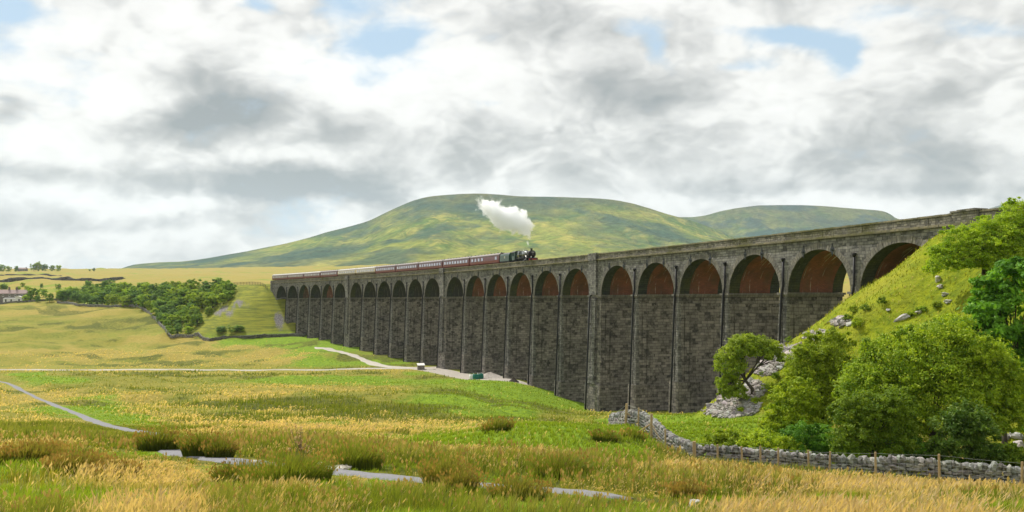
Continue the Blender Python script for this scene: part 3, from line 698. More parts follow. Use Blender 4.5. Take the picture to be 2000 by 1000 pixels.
VIA = empty('viaduct', (0, 0, 0))
tag(VIA, 'long dark stone railway viaduct of twenty-four tall arches striding across the valley', 'viaduct')
allU = [U0] + list(U) + [U1]              # 25 springing centres; first and last are the abutments
def is_king(i): return i in (6, 12, 18)
def half(i):                              # half thickness of pier i at springing
    return .93 + (KING / 2 if is_king(i) else 0)
def pier_base(u):
    p = warp([(u + a, b, 0) for a in (-3, 0, 3, 8) for b in (-3, 0, WID / 2, WID + 2)])
    return float(H(p[:, 0], p[:, 1]).min()) - 1.5
PIERS = {}
for i in range(1, 24):
    u = allU[i]; hw = half(i); zb = pier_base(u); ht = ZS - zb
    V, Q = [], []
    zpl = min(zb + 1 + 6.5, ZS - 3) ; zb = min(zb, zpl - 2)                                   # top of the plinth
    bt = .02; k = ZS - zpl
    boxq(V, Q, u - hw, u + hw, 0.0, WID, zpl, ZS - .62, taper=(bt * k, .026 * k), nseg=1)
    g, gv = bt * k + .32, .026 * k + .32
    boxq(V, Q, u - hw - g, u + hw + g, -gv, WID + gv, zb, zpl, taper=(.1, .12))
    o = link('pier', via_mesh('pier', V, Q), M_PIER, VIA)
    PIERS[i] = (u, hw, zb, zpl, bt, k)
    V, Q = [], []                                        # moulded springer course
    boxq(V, Q, u - hw - .16, u + hw + .16, -.16, WID + .16, ZS - .62, ZS - .34)
    boxq(V, Q, u - hw - .34, u + hw + .34, -.34, WID + .34, ZS - .34, ZS - .02)
    link('springer_course', via_mesh('springer_course', V, Q), M_RINGST, o)
    # raised front strips of rock-faced stone, one each side of the drain pipe
    V, Q = [], []
    z = zpl
    while z < ZS - .7:
        h = min(random.uniform(.42, .62), ZS - .66 - z)
        kk = (ZS - z) / max(k, 1)
        for s in ((-1, 1) if not is_king(i) else (-1, 1)):
            w = hw * (.62 if not is_king(i) else .5) + random.uniform(-.14, .14)
            pr = random.uniform(.10, .22) + (.35 if is_king(i) else 0)
            e = bt * (ZS - z)
            if is_king(i): boxq(V, Q, u - .85 + (0 if s < 0 else .35) - (1.5 if s < 0 else 0), u - .85 + (1.9 if s > 0 else .2) + random.uniform(-.1, .1), -.026 * (ZS - z) - pr, .2, z, z + h - .03)
            elif s < 0: boxq(V, Q, u - hw - e - .02, u - .16, -.026 * (ZS - z) - pr, .2, z, z + h - .03)
            else: boxq(V, Q, u + .16, u + hw + e + .02, -.026 * (ZS - z) - pr, .2, z, z + h - .03)
        z += h
    link('quoin_strip', via_mesh('quoin_strip', V, Q), M_STONE, o)
    # cast-iron drain pipe with its hopper head
    b = MB(); pu = u if not is_king(i) else u - 1.0
    off = .36 + (.42 if is_king(i) else 0)
    pts = [(pu, -.026 * (ZS - zb) - off - (.4 if True else 0), zb + 1), (pu, -.026 * (ZS - zpl) - off - .35, zpl), (pu, -.45 - (.35 if is_king(i) else 0), ZS - .3), (pu, -.40, ZS), (pu, -.2, ZS + 1), (pu, -.2, ZS + 4.6)]
    wp = warp(pts); b.tube(wp, .17, 8)
    hp = warp([(pu, -.22, ZS + 4.5), (pu, -.22, ZS + 5.0)]); b.tube(hp, [.16, .34], 8)
    b.build('drain_pipe', M_IRON, VIA, True)
# king piers carry a broad pilaster up to the parapet
for i in (6, 12, 18):
    u = allU[i]; V, Q = [], []
    boxq(V, Q, u - 2.15, u + 1.15, -.48, .1, ZS + .02, ZTOP - 1.45)
    boxq(V, Q, u - 2.25, u + 1.25, -.62, .1, ZTOP - 1.45, ZTOP + .12)
    link('pilaster', via_mesh('pilaster', V, Q), M_STONE, VIA)

def bay(i):
    """arch i between springing centres i-1 and i"""
    a = allU[i - 1] + half(i - 1); b = allU[i] - half(i); return a, b
NA = 28
for i in range(1, 25):
    a, b = bay(i); c, rx = (a + b) / 2, (b - a) / 2
    th = np.linspace(math.pi, 0, NA + 1)
    au, azz = c + rx * np.cos(th), ZS + RISE * np.sin(th)
    u_lo, u_hi = allU[i - 1], allU[i]
    if i == 1: u_lo = a
    if i == 24: u_hi = b
    # spandrel walls, near and far
    V, Q = [], []
    tops = np.concatenate([np.linspace(u_lo, u_lo, 1), au[1:-1], [u_hi]])
    for v, flip in ((0.0, False), (WID, True)):
        o = len(V)
        for k in range(NA + 1):
            V += [(au[k], v, azz[k]), (tops[k], v, ZSTR)]
        for k in range(NA):
            q = (o + 2 * k, o + 2 * k + 2, o + 2 * k + 3, o + 2 * k + 1); Q.append(q if not flip else q[::-1])
    # side fillers next to the springings
    for v, flip in ((0.0, False), (WID, True)):
        for (ua, ub, edge) in ((u_lo, a, 0), (b, u_hi, NA)):
            if ub - ua > .01:
                o2 = len(V)
                if edge == 0: V += [(ua, v, ZS), (ub, v, ZS), (ub, v, ZS), (ua, v, ZSTR)]
                else: V += [(ua, v, ZS), (ub, v, ZS), (ub, v, ZSTR), (ua, v, ZS)]
                q = (o2, o2 + 1, o2 + 2, o2 + 3); Q.append(q if not flip else q[::-1])
    used = lambda QQ: np.unique(np.array(QQ).ravel())
    Vn = np.array(V); Qn = [q for q in Q if Vn[list(q)][:, 1].max() < 1]; Qf = [q for q in Q if Vn[list(q)][:, 1].max() > 1]
    ar = link('arch', via_mesh('arch', V, Qn), M_STONE, VIA); link('far_spandrel', via_mesh('far_spandrel', V, Qf), M_STONE, ar)
    # barrel: stone edge rings and brick between them
    def barrel(name, v0, v1, mat, drop):
        n = max(2, int((v1 - v0) / .8)); vv = np.linspace(v0, v1, n + 1)
        P, UVs = [], []
        arc = np.concatenate([[0], np.cumsum(np.hypot(np.diff(au), np.diff(azz)))])
        for k in range(NA + 1):
            for w in vv:
                P.append((c + (rx + drop) * math.cos(th[k]), w, ZS + (RISE + drop) * math.sin(th[k]))); UVs.append((w, arc[k] if arc[k] < arc[-1] / 2 else arc[-1] - arc[k]))
        q = []
        for k in range(NA):
            for j in range(n):
                e = k * (n + 1) + j; q.append((e, e + 1, e + n + 2, e + n + 1))
        me = np_mesh(name, warp(P), np.array(q), uv=np.array(UVs), smooth=True)
        return link(name, me, mat, ar)
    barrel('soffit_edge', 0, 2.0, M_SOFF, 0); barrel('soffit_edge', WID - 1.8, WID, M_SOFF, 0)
    lining = barrel('brick_lining', 1.95, WID - 1.75, M_BRICK, .03)
    lining['sooty'] = 1.0 if i in (1, 2, 4, 6, 7, 8, 9, 10, 11, 12, 13) else (.45 if i in (3,) else .0)
    # ring of voussoirs, every stone proud by its own amount
    V, Q = [], []
    for vf, sg in ((0.0, -1),):
        nv = 46
        for k in range(nv):
            t0, t1 = math.pi * k / nv + .004, math.pi * (k + 1) / nv - .004; d = random.uniform(.72, .95); pr = random.uniform(.015, .07)
            o = len(V)
            for vv in (vf + sg * pr, vf + .05):
                for (t, rr) in ((t0, 0), (t1, 0), (t1, d), (t0, d)):
                    V.append((c - (rx + rr - .01) * math.cos(t), vv, ZS + (RISE + rr - .01) * math.sin(t)))
            Q += [(o, o + 1, o + 2, o + 3), (o, o + 4, o + 5, o + 1), (o + 1, o + 5, o + 6, o + 2), (o + 2, o + 6, o + 7, o + 3), (o + 3, o + 7, o + 4, o)]
    link('arch_ring', via_mesh('arch_ring', V, Q), M_RINGST, ar)
    # iron pattress plates, left and right of the crown
    if i not in (1, 24) and i > 4:
        for s in (-1, 1):
            t = .34; pu, pz = c + s * rx * t * random.uniform(.9, 1.1), ZS + RISE + random.uniform(.0, .12)
            if i in (18, 19, 20, 21, 23): pz -= .25; pu = c + s * rx * .46
            b_ = MB(); w = [(0, .75), (.12, .4), (.28, .12), (.36, 0), (.28, -.12), (.12, -.4), (0, -.75), (-.12, -.4), (-.28, -.12), (-.36, 0), (-.28, .12), (-.12, .4)]
            n = len(w); vs = [(pu + p * 1.25, vv, pz + q * 1.2) for vv in (-.10, .02) for p, q in w]
            fs = [tuple(range(n)), tuple(range(2 * n - 1, n - 1, -1))] + [(k, (k + 1) % n, (k + 1) % n + n, k + n) for k in range(n)]
            b_.add(warp(vs), fs); b_.tube(warp([(pu, -.1, pz), (pu, -.28, pz)]), .13, 8)
            b_.build('tie_plate', M_PLATE, VIA)
# abutments
for (ua, ub, nm) in ((U0 - 6.6, U0 + .93, 'abutment'), (U1 - .93, U1 + 9.0, 'abutment')):
    V, Q = [], []
    boxq(V, Q, ua, ub, 0.0, WID, ZS - 24, ZSTR, taper=(0, .5))
    if ua < 0: boxq(V, Q, ua - .1, ua + 1.6, -.35, .1, ZS - 20, ZTOP - .2)
    link(nm, via_mesh(nm, V, Q), M_STONE, VIA)
# string course, parapets and deck, in short stones so that the line stays smooth
def run(name, u0, u1, v0, v1, z0, z1, mat, step=1.5, jit=0.0, parent=VIA, gap=.0, jz=0.0):
    V, Q = [], []; u = u0
    while u < u1 - .05:
        w = min(step * random.uniform(.7, 1.3), u1 - u)
        boxq(V, Q, u + gap, u + w - gap, v0 - random.random() * jit, v1, z0, z1 + random.uniform(-jz, jz)); u += w
    return link(name, via_mesh(name, V, Q), mat, parent)
for v0, v1 in ((-.30, .25), (WID - .25, WID + .30)):
    run('string_course', U0 - 6.6, U1 + 9, v0, v1, ZSTR, ZSTR + .30, M_COPE, 1.6, .05 if v0 < 0 else 0)
UCAP = U1 + 2.2
for v0, v1 in ((-.04, .42), (WID - .42, WID + .04)):
    run('parapet', U0 - 6.6, U1 + 26, v0, v1, ZSTR + .30, ZTOP - .20, M_PARA, 1.1, .06 if v0 < 1 else 0)
    run('coping', U0 - 6.6, U1 + 26, v0 - .1, v1 + .1, ZTOP - .20, ZTOP, M_COPE, 1.3, .06 if v0 < 1 else 0, gap=.012, jz=.03)
V, Q = [], []
boxq(V, Q, UCAP - 1.9, UCAP + 1.9, -.32, .75, ZSTR + .3, ZTOP + .02); boxq(V, Q, UCAP - 2.05, UCAP + 2.05, -.44, .9, ZTOP + .02, ZTOP + .2); boxq(V, Q, UCAP - 1.3, UCAP + 1.3, -.2, .6, ZTOP + .2, ZTOP + .3)
link('pier_cap', via_mesh('pier_cap', V, Q), M_PARA, VIA)
V, Q = [], []
boxq(V, Q, UCAP - 2.0, UCAP + 2.0, -.36, .1, ZS - 12, ZSTR - .02)
link('pilaster', via_mesh('pilaster', V, Q), M_STONE, VIA)
V, Q = [], []
boxq(V, Q, U1 + 9.02, U1 + 26, 0.0, .5, ZS - 3, ZSTR + .29)
link('wing_wall', via_mesh('wing_wall', V, Q), M_STONE, VIA)
M_BALLAST = simple('grey_ballast', (.2, .18, .16), .95, 0, .3, 2)
run('deck', U0 - 6, U1 + 9, .44, WID - .44, ZSTR - .6, ZSTR + .35, M_BALLAST, 8)
ZRAIL = ZSTR + .78
V, Q = [], []
for v in (2.1, 3.535, 5.75, 7.185):
    for u in np.arange(U0 - 6, U1 + 40, 6.0): boxq(V, Q, u, u + 6.0, v - .035, v + .035, ZRAIL - .16, ZRAIL)
M_RAIL = simple('steel_rail', (.25, .2, .17), .4, .8, .2, 2)
link('rails', via_mesh('rails', V, Q), M_RAIL, VIA)
run('ballast_bed', U0 - 6, U1 + 40, .5, WID - .5, ZSTR + .352, ZRAIL - .18, M_BALLAST, 7)

# ------------------------------------------------------------------ the steam train
def gloss(name, col, rough=.25, var=.12, coat=.06):
    return simple(name, col, rough, 0, var, 1.5, coat, .5)
M_MAROON = gloss('maroon_paint', (.105, .015, .013), .35, .2); M_CRIMSON = gloss('crimson_paint', (.17, .026, .018), .4, .2); M_CREAM = gloss('cream_paint', (.62, .54, .34), .35); M_BROWN = gloss('brown_paint', (.12, .085, .03), .4)
M_ROOF = simple('grey_brown_roof', (.15, .115, .11), .45, 0, .25, 1.2, .1, .5); M_ROOFL = simple('pale_roof', (.42, .40, .37), .5, 0, .2, 1.2)  # pale_roof: sky reflection put into the coach roof colour; huts simply pale
M_GLASS = simple('coach_glass', (.48, .48, .55), .12, .75, .35, .9, 0, .8)
M_BLACK = simple('sooty_black', (.016, .016, .017), .45, 0, .3, 2); M_BOILER = gloss('dark_green_boiler', (.035, .05, .042), .22, .2, .8)
M_GREEN = gloss('loco_green', (.030, .075, .055), .3, .2); M_SMOKEBOX = simple('smokebox_black', (.02, .017, .018), .55, 0, .3, 2); M_STEEL = simple('bright_steel', (.45, .44, .42), .3, .9, .15, 3)
M_RED = simple('red_paint', (.30, .03, .025), .4, 0, .15, 2); M_LAMP = simple('white_lamp_paint', (.75, .74, .7), .4, 0, .1, 2); M_COAL = simple('coal', (.02, .02, .022), .5, 0, .4, 6)
VT = 2.82
_us = np.linspace(U[0] - 60, U[-1], 4000); _w = warp(np.stack([_us, np.full_like(_us, VT - 1.35), np.full_like(_us, ZRAIL + 1.6)], 1)); _pxs, _ = project(_w[:, 0], _w[:, 1], _w[:, 2])
def u_at(px): return float(np.interp(px, _pxs, _us))
def place(o, u, v=VT, z=ZRAIL):
    p = warp([(u, v, z)])[0]; x, y, dx, dy = axis(u); o.location = p; o.rotation_euler = (0, 0, math.atan2(dy, dx))
def circ(n, r, cx=0, cz=0, a0=0, a1=2 * math.pi, end=False):
    m = n - 1 if end else n
    return [(cx + r * math.cos(a0 + (a1 - a0) * k / m), cz + r * math.sin(a0 + (a1 - a0) * k / m)) for k in range(n)]
def wheel_mesh(r, y0, y1, spokes=True):
    b = MB(); n = 18; o = circ(n, r); q = circ(n, r * .84)
    vs = [(p, y, z) for y in (y0, y1) for p, z in o] + [(p, y, z) for y in (y0, y1) for p, z in q]
    fs = []
    for k in range(n):
        j = (k + 1) % n
        fs += [(k, j, n + j, n + k), (2 * n + k, 3 * n + k, 3 * n + j, 2 * n + j), (k, 2 * n + k, 2 * n + j, j), (n + k, n + j, 3 * n + j, 3 * n + k)]
    b.add(vs, fs); ym = (y0 + y1) / 2
    for k in range(10):
        a = 2 * math.pi * k / 10; b.tube([(0, ym, 0), (r * .86 * math.cos(a), ym, r * .86 * math.sin(a))], r * .05, 5)
    b.tube([(0, y0 - .03, 0), (0, y1 + .03, 0)], r * .16, 10)
    return b
def coach_parts(root, L, upper, lower, roofm, nwin, brake=False):
    hw = 1.36; x0, x1 = -L / 2, L / 2
    lowp = [(-hw, 1.75), (-hw + .03, 1.2), (-hw + .14, .98), (hw - .14, .98), (hw - .03, 1.2), (hw, 1.75)]
    MB().prism(lowp, 'x', x0, x1).build('body', lower, root)
    up = [(-hw, 1.755), (hw, 1.755), (hw - .03, 2.4), (hw - .12, 3.02), (-hw + .12, 3.02), (-hw + .03, 2.4)]
    MB().prism(up, 'x', x0, x1).build('side_panel', upper, root)
    rp = [(hw - .06, 3.025)] + [((hw - .05) * math.cos(a), 3.10 + .66 * math.sin(a)) for a in np.linspace(.02, math.pi - .02, 13)] + [(-hw + .06, 3.025)]
    rf = MB().prism(rp, 'x', x0 - .05, x1 + .05)
    r = rf.build('roof', roofm, root)
    for k in range(9): MB().box(x0 + L * (k + .5) / 9 - .14, x0 + L * (k + .5) / 9 + .14, -.16, .16, 3.72, 3.92).build('roof_vent', M_BLACK, r)
    n = nwin; step = (L - 1.6) / n
    for s in (-1, 1):
        for k in range(n):
            if brake and n * .42 < k < n * .8: continue
            xc = x0 + .8 + step * (k + .5); w = step * (.66 if not brake else .5)
            MB().box(xc - w / 2, xc + w / 2, s * (hw - .10), s * (hw + .03), 1.92, 2.74).build('window', M_GLASS, root)
    for s in (-1, 1):
        for x in (x0 + .12, x1 - .12): pass
    for x in (x0 + 3.2, x1 - 3.2):
        b = MB(); b.box(x - 1.9, x + 1.9, -1.1, -.95, .45, .75); b.box(x - 1.9, x + 1.9, .95, 1.1, .45, .75); b.box(x - .3, x + .3, -1.1, 1.1, .5, .9)
        bo = b.build('bogie', M_BLACK, root)
        for dx in (-1.3, 1.3):
            w = MB()
            for y0 in (-.80, .68): w.tube([(x + dx, y0, .46), (x + dx, y0 + .12, .46)], .46, 16)
            w.tube([(x + dx, -.8, .46), (x + dx, .8, .46)], .08, 6); w.build('wheelset', M_BLACK, bo)
    ends = MB()
    for s in (-1, 1):
        xe = x0 if s < 0 else x1
        ends.box(min(xe, xe + s * .34), max(xe, xe + s * .34), -.48, .48, 1.1, 3.1)
    ends.build('gangway', M_BLACK, root)
    uf = MB().box(x0 + 5.5, x1 - 5.5, -.9, .9, .5, .975); uf.build('underframe', M_BLACK, root)
ue, us = u_at(531), u_at(975); PC = (us - ue) / 11; CL = PC - .75
def copy_tree(o, parent=None):
    c = o.copy(); COL.objects.link(c)
    if parent is not None: c.parent = parent; c.matrix_parent_inverse = o.matrix_parent_inverse
    for ch in list(o.children): copy_tree(ch, c)
    return c
ORD = ['maroon coach with brake van doors coupled directly behind the tender', 'second maroon coach behind the green tender', 'third maroon coach behind the tender', 'fourth maroon coach behind the tender', 'maroon coach coupled just ahead of the two cream coaches',
       'cream and brown coach, the leading one of the cream pair', 'cream and brown coach, the trailing one of the cream pair', 'maroon coach coupled right behind the two cream coaches', 'maroon coach with pale roof, fourth from the tail of the train', 'maroon coach with pale roof, third from the tail of the train', 'last but one maroon coach at the tail of the train']
ORD = ORD[:8] + ['maroon coach with pale roof, third from the tail of the train', 'maroon coach with pale roof, last but one of the train', 'last maroon coach with pale roof at the tail of the train']
protos = {}
for k in range(11):
    kind = 'brake' if k == 0 else ('cream' if k in (5, 6) else ('maroon' if k < 8 else 'pale'))
    if kind not in protos:
        r = empty('railway_coach'); protos[kind] = r
        coach_parts(r, CL, M_CREAM if kind == 'cream' else M_MAROON, M_BROWN if kind == 'cream' else M_CRIMSON, M_ROOFL if kind in ('pale', 'cream') else M_ROOF, 9 if kind != 'brake' else 8, kind == 'brake')
    else: r = copy_tree(protos[kind])
    tag(r, ORD[k], 'railway coach', 'coaches of the steam train')
    place(r, us - PC * (k + .5))

def locomotive(L):
    """4-6-0 heading along +x, x = 0 at its buffers, rear at -L"""
    root = empty('steam_locomotive'); k = L / 12.2
    X = lambda x: -x * k
    b = MB(); b.tube([(X(2.15), 0, 2.55), (X(5.0), 0, 2.55), (X(7.3), 0, 2.62)], [.83, .86, .90], 24); bo = b.build('boiler', M_BOILER, root, True)
    bands = MB()
    for x in (2.9, 4.0, 5.1, 6.2): bands.tube([(X(x), 0, 2.56), (X(x + .06), 0, 2.56)], .885, 24)
    bands.build('boiler_bands', M_STEEL, bo)
    fb = [(-.88, 1.5), (.88, 1.5), (.98, 2.6), (.90, 3.25), (.70, 3.5), (-.70, 3.5), (-.90, 3.25), (-.98, 2.6)]
    MB().prism(fb, 'x', X(9.3), X(7.31)).build('firebox', M_BOILER, root)
    b = MB(); b.tube([(X(.75), 0, 2.55), (X(2.14), 0, 2.55)], .92, 24); b.tube([(X(.62), 0, 2.55), (X(.76), 0, 2.55)], [.70, .82], 20); sm = b.build('smokebox', M_SMOKEBOX, root, True)
    b = MB(); b.tube([(X(.60), 0, 2.55), (X(.5), 0, 2.55)], .07, 8); b.box(X(.6), X(.52), -.34, .34, 2.93, 3.06); b.build('smokebox_door_fittings', M_STEEL, sm)
    b = MB(); b.tube([(X(1.45), 0, 3.35), (X(1.45), 0, 3.52), (X(1.45), 0, 3.92), (X(1.45), 0, 4.0)], [.40, .27, .30, .36], 18); b.build('chimney', M_BLACK, root, True)
    b = MB(); b.tube([(X(4.6), 0, 3.36), (X(4.6), 0, 3.6), (X(4.6), 0, 3.74)], [.40, .34, .12], 16); b.build('steam_dome', M_BOILER, root, True)
    b = MB(); b.tube([(X(8.0), -.2, 3.5), (X(8.0), -.2, 3.78)], .09, 8); b.tube([(X(8.0), .2, 3.5), (X(8.0), .2, 3.78)], .09, 8); b.tube([(X(6.4), 0, 3.48), (X(6.4), 0, 3.66)], [.26, .14], 12); b.build('safety_valve', M_STEEL, root, True)
    # cab with side windows and arched roof
    c = MB()
    for s in (-1, 1):
        y0, y1 = (s * 1.30, s * 1.34) if s > 0 else (s * 1.34, s * 1.30)
        c.box(X(11.2), X(9.31), y0, y1, 1.35, 2.35); c.box(X(9.75), X(9.31), y0, y1, 2.355, 3.3); c.box(X(11.2), X(10.9), y0, y1, 2.355, 3.3); c.box(X(10.4), X(10.3), y0, y1, 2.355, 3.3)
    c.box(X(9.36), X(9.30), -1.29, 1.29, 1.35, 3.3)
    cb = c.build('cab', M_GREEN, root)
    rp = [(1.38 * math.cos(a), 3.28 + .50 * math.sin(a)) for a in np.linspace(0, math.pi, 13)]
    MB().prism(rp, 'x', X(11.6), X(9.2)).build('cab_roof', M_BLACK, cb)
    # running plate, splashers, buffer beam
    b = MB(); b.box(X(9.3), X(.25), -1.32, 1.32, 1.55, 1.62); b.box(X(11.2), X(9.3), -1.32, 1.32, 1.25, 1.33)
    rpz = b.build('running_plate', M_BLACK, root)
    b = MB(); b.box(X(.25), X(.10), -1.25, 1.25, .78, 1.35); bb = b.build('buffer_beam', M_RED, root)
    for s in (-.86, .86):
        b = MB(); b.tube([(X(.10), s, 1.05), (X(-.30), s, 1.05)], .12, 10); b.tube([(X(-.30), s, 1.05), (X(-.36), s, 1.05)], .24, 14); b.build('buffer', M_BLACK, bb, True)
    for s in (-.62, .62):
        b = MB(); b.box(X(.34), X(.16), s - .1, s + .1, 1.63, 1.92); b.tube([(X(.25), s, 1.92), (X(.25), s, 2.0)], .06, 8); b.build('lamp', M_LAMP, bb)
    b = MB(); b.prism([(X(.25), 1.36), (X(.25), 1.54), (X(.9), 1.54), (X(.9), 1.36)], 'y', -1.2, 1.2); b.build('front_framing', M_BLACK, root)
    for s in (-1, 1):
        b = MB(); b.tube([(X(2.9), s * 1.12, 1.02), (X(1.6), s * 1.12, 1.02)], .36, 16); b.tube([(X(2.8), s * 1.02, 1.5), (X(1.7), s * 1.02, 1.5)], .2, 12); b.build('cylinder', M_BLACK, root, True)
        b = MB(); b.tube([(X(3.0), s * .98, 2.2), (X(2.0), s * 1.1, 1.55)], .16, 8); b.build('steam_pipe', M_STEEL, root, True)
    for s in (-1, 1):
        for x in (4.7, 6.75, 8.8):
            w = wheel_mesh(.92, -.07, .07).build('driving_wheel', M_BLACK, root); w.location = (X(x), s * .80, .92)
            b = MB(); b.prism([(X(x) + p, q) for p, q in circ(11, 1.02, 0, 1.0, .62, math.pi - .62, True)], 'y', min(s * .72, s * 1.1), max(s * .72, s * 1.1)); b.build('splasher', M_BLACK, root)
        b = MB(); b.box(X(8.8), X(4.7), s * 1.0 - .03, s * 1.0 + .03, .55, .67); b.tube([(X(6.75), s * 1.1, .61), (X(3.0), s * 1.12, 1.02)], .06, 8); b.build('coupling_rod', M_STEEL, root)
        for x in (1.35, 3.25):
            w = wheel_mesh(.5, -.06, .06).build('bogie_wheel', M_BLACK, root); w.location = (X(x), s * .78, .5)
        b = MB(); b.tube([(X(9.3), s * .95, 2.55), (X(2.3), s * .95, 2.75)], .03, 6); b.build('handrail', M_STEEL, root)
        b = MB(); b.box(X(11.0), X(.8), s * .6 - .03, s * .6 + .03, .7, 1.545); b.build('frame_plate', M_BLACK, root)
    return tag(root, 'dark green and black steam locomotive hauling the train across the viaduct', 'steam locomotive')
def tender(L):
    root = empty('locomotive_tender'); h = L / 2
    pr = [(-1.30, 1.3), (1.30, 1.3), (1.30, 2.75), (1.12, 3.15), (.85, 3.30), (-.85, 3.30), (-1.12, 3.15), (-1.30, 2.75)]
    MB().prism(pr, 'x', -h, h - .5).build('tank', M_GREEN, root)
    fl = [(-1.14, 3.16), (-.98, 3.5), (.98, 3.5), (1.14, 3.16)]
    MB().prism([(-1.12, 3.17), (-.7, 3.52), (.7, 3.52), (1.12, 3.17), (.8, 3.31), (-.8, 3.31)], 'x', -h + 1.5, h - .6).build('coal_load', M_COAL, root)
    MB().box(-h, h, -1.25, 1.25, 1.05, 1.295).build('frame', M_BLACK, root)
    for x in (-h + 1.2, 0, h - 1.2):
        w = MB()
        for y in (-.8, .68): w.tube([(x, y, .64), (x, y + .12, .64)], .64, 18)
        w.tube([(x, -.8, .64), (x, .8, .64)], .08, 6); w.build('wheelset', M_BLACK, root)
    MB().box(-.34, .34, -1.322, -1.303, 2.0, 2.62).build('emblem', simple('gilt_crest', (.42, .42, .33), .5, 0, .5, 9), root)
    return tag(root, 'dark green tender with coal between the engine and the maroon coaches', 'tender')
uf = u_at(1033); LT = uf - us; lo = locomotive(LT * .62); place(lo, uf); te = tender(LT * .345); place(te, us + LT * .345 / 2 + .25)

# steam drifting back from the chimney
def steam():
    zc = ZRAIL + 4.0; b = MB()
    cpos = warp([(uf - LT * .62 * .12, VT, zc)])[0]
    def P(px, py):
        d = cpos[1] + 2; return Vector(((px - 1000) / F * d, d, -(py - HOR) / F * d))
    blobs = [(1030, 482, 2.4, .5), (1031, 474, 3.4, .6), (1034, 463, 6, .8), (1030, 452, 11, 1.0), (1022, 440, 17, 1.2), (1008, 432, 19, 1.3), (992, 428, 20, 1.3), (975, 420, 19, 1.2), (962, 410, 17, 1.0), (950, 402, 15, .7), (941, 394, 10, .35), (1020, 424, 13, 1.0), (1000, 416, 14, 1.0), (985, 440, 12, .9), (970, 436, 8, .7), (975, 395, 9, .28), (935, 408, 9, .2), (1036, 440, 9, .5), (1004, 450, 9, .7), (958, 388, 8, .25)]
    pts = [(P(x, y), r * 1.22 * cpos[1] / F, w) for x, y, r, w in blobs]
    lo_ = Vector([min(p[i] - r * 1.6 for p, r, w in pts) for i in range(3)]); hi = Vector([max(p[i] + r * 1.6 for p, r, w in pts) for i in range(3)])
    c = (lo_ + hi) / 2; b.box(lo_.x - c.x, hi.x - c.x, lo_.y - c.y, hi.y - c.y, lo_.z - c.z, hi.z - c.z)
    m = bpy.data.materials.new('steam'); m.use_nodes = True; nt = NT(m.node_tree); nt.n.clear()
    o = nt.node('ShaderNodeOutputMaterial'); v = nt.node('ShaderNodeVolumePrincipled'); nt.l.new(v.outputs[0], o.inputs[1])
    tc = nt.node('ShaderNodeTexCoord').outputs['Object']
    wv = nt.vmath('SUBTRACT', nt.noise(tc, .5, 7, .66, out=1), (.5, .5, .5)); wp = nt.vmath('ADD', tc, nt.scale(wv, (4.2, 4.2, 4.2)))
    t = None
    for p, r, w in pts:
        n = nt.node('ShaderNodeVectorMath', operation='DISTANCE'); nt.put(n.inputs[0], wp); nt.put(n.inputs[1], tuple(p - c))
        g = nt.map(n.outputs['Value'], r * 1.05, r * .45, 0, w, smooth=True)
        t = g if t is None else nt.math('MAXIMUM', t, g)
    nz = nt.noise(tc, .95, 7, .68)
    dens = nt.math('MULTIPLY', nt.map(nt.math('ADD', t, nt.math('MULTIPLY', nt.math('SUBTRACT', nz, .5), 2.2)), .22, .75, 0, 1.5, smooth=True), nt.map(t, .02, .12))
    nt.put(v.inputs['Density'], dens); nt.put(v.inputs['Color'], (.975, .985, .998)); v.inputs['Anisotropy'].default_value = .45
    o_ = b.build('steam_plume', m); o_.location = c
    tag(o_, 'billowing white steam plume drifting back above the locomotive', 'steam')
steam()

# ------------------------------------------------------------------ leaves, blades, stones
def leaf_material(name, trans=.35, rough=.6):
    m = bpy.data.materials.new(name); m.use_nodes = True; nt = NT(m.node_tree); nt.n.clear()
    out = nt.node('ShaderNodeOutputMaterial'); at = nt.node('ShaderNodeAttribute', attribute_name='Col').outputs['Color']
    oi = nt.node('ShaderNodeObjectInfo').outputs['Random']
    c = nt.mix(1.0, at, nt.map(oi, 0, 1, .82, 1.18), 'MULTIPLY')
    b = nt.node('ShaderNodeBsdfPrincipled'); nt.put(b.inputs['Base Color'], c); b.inputs['Roughness'].default_value = rough; b.inputs['Specular IOR Level'].default_value = .2
    t = nt.node('ShaderNodeBsdfTranslucent'); nt.put(t.inputs[0], nt.mix(1.0, c, (1.25, 1.15, .5), 'MULTIPLY'))
    ms = nt.node('ShaderNodeMixShader'); ms.inputs[0].default_value = trans
    nt.l.new(b.outputs[0], ms.inputs[1]); nt.l.new(t.outputs[0], ms.inputs[2]); nt.l.new(ms.outputs[0], out.inputs[0])
    return m
M_LEAF = leaf_material('leaves', .38); M_BLADE = leaf_material('grass_blades', .5, .7)
M_BARK = simple('bark', (.075, .062, .048), .95, 0, .35, 3)

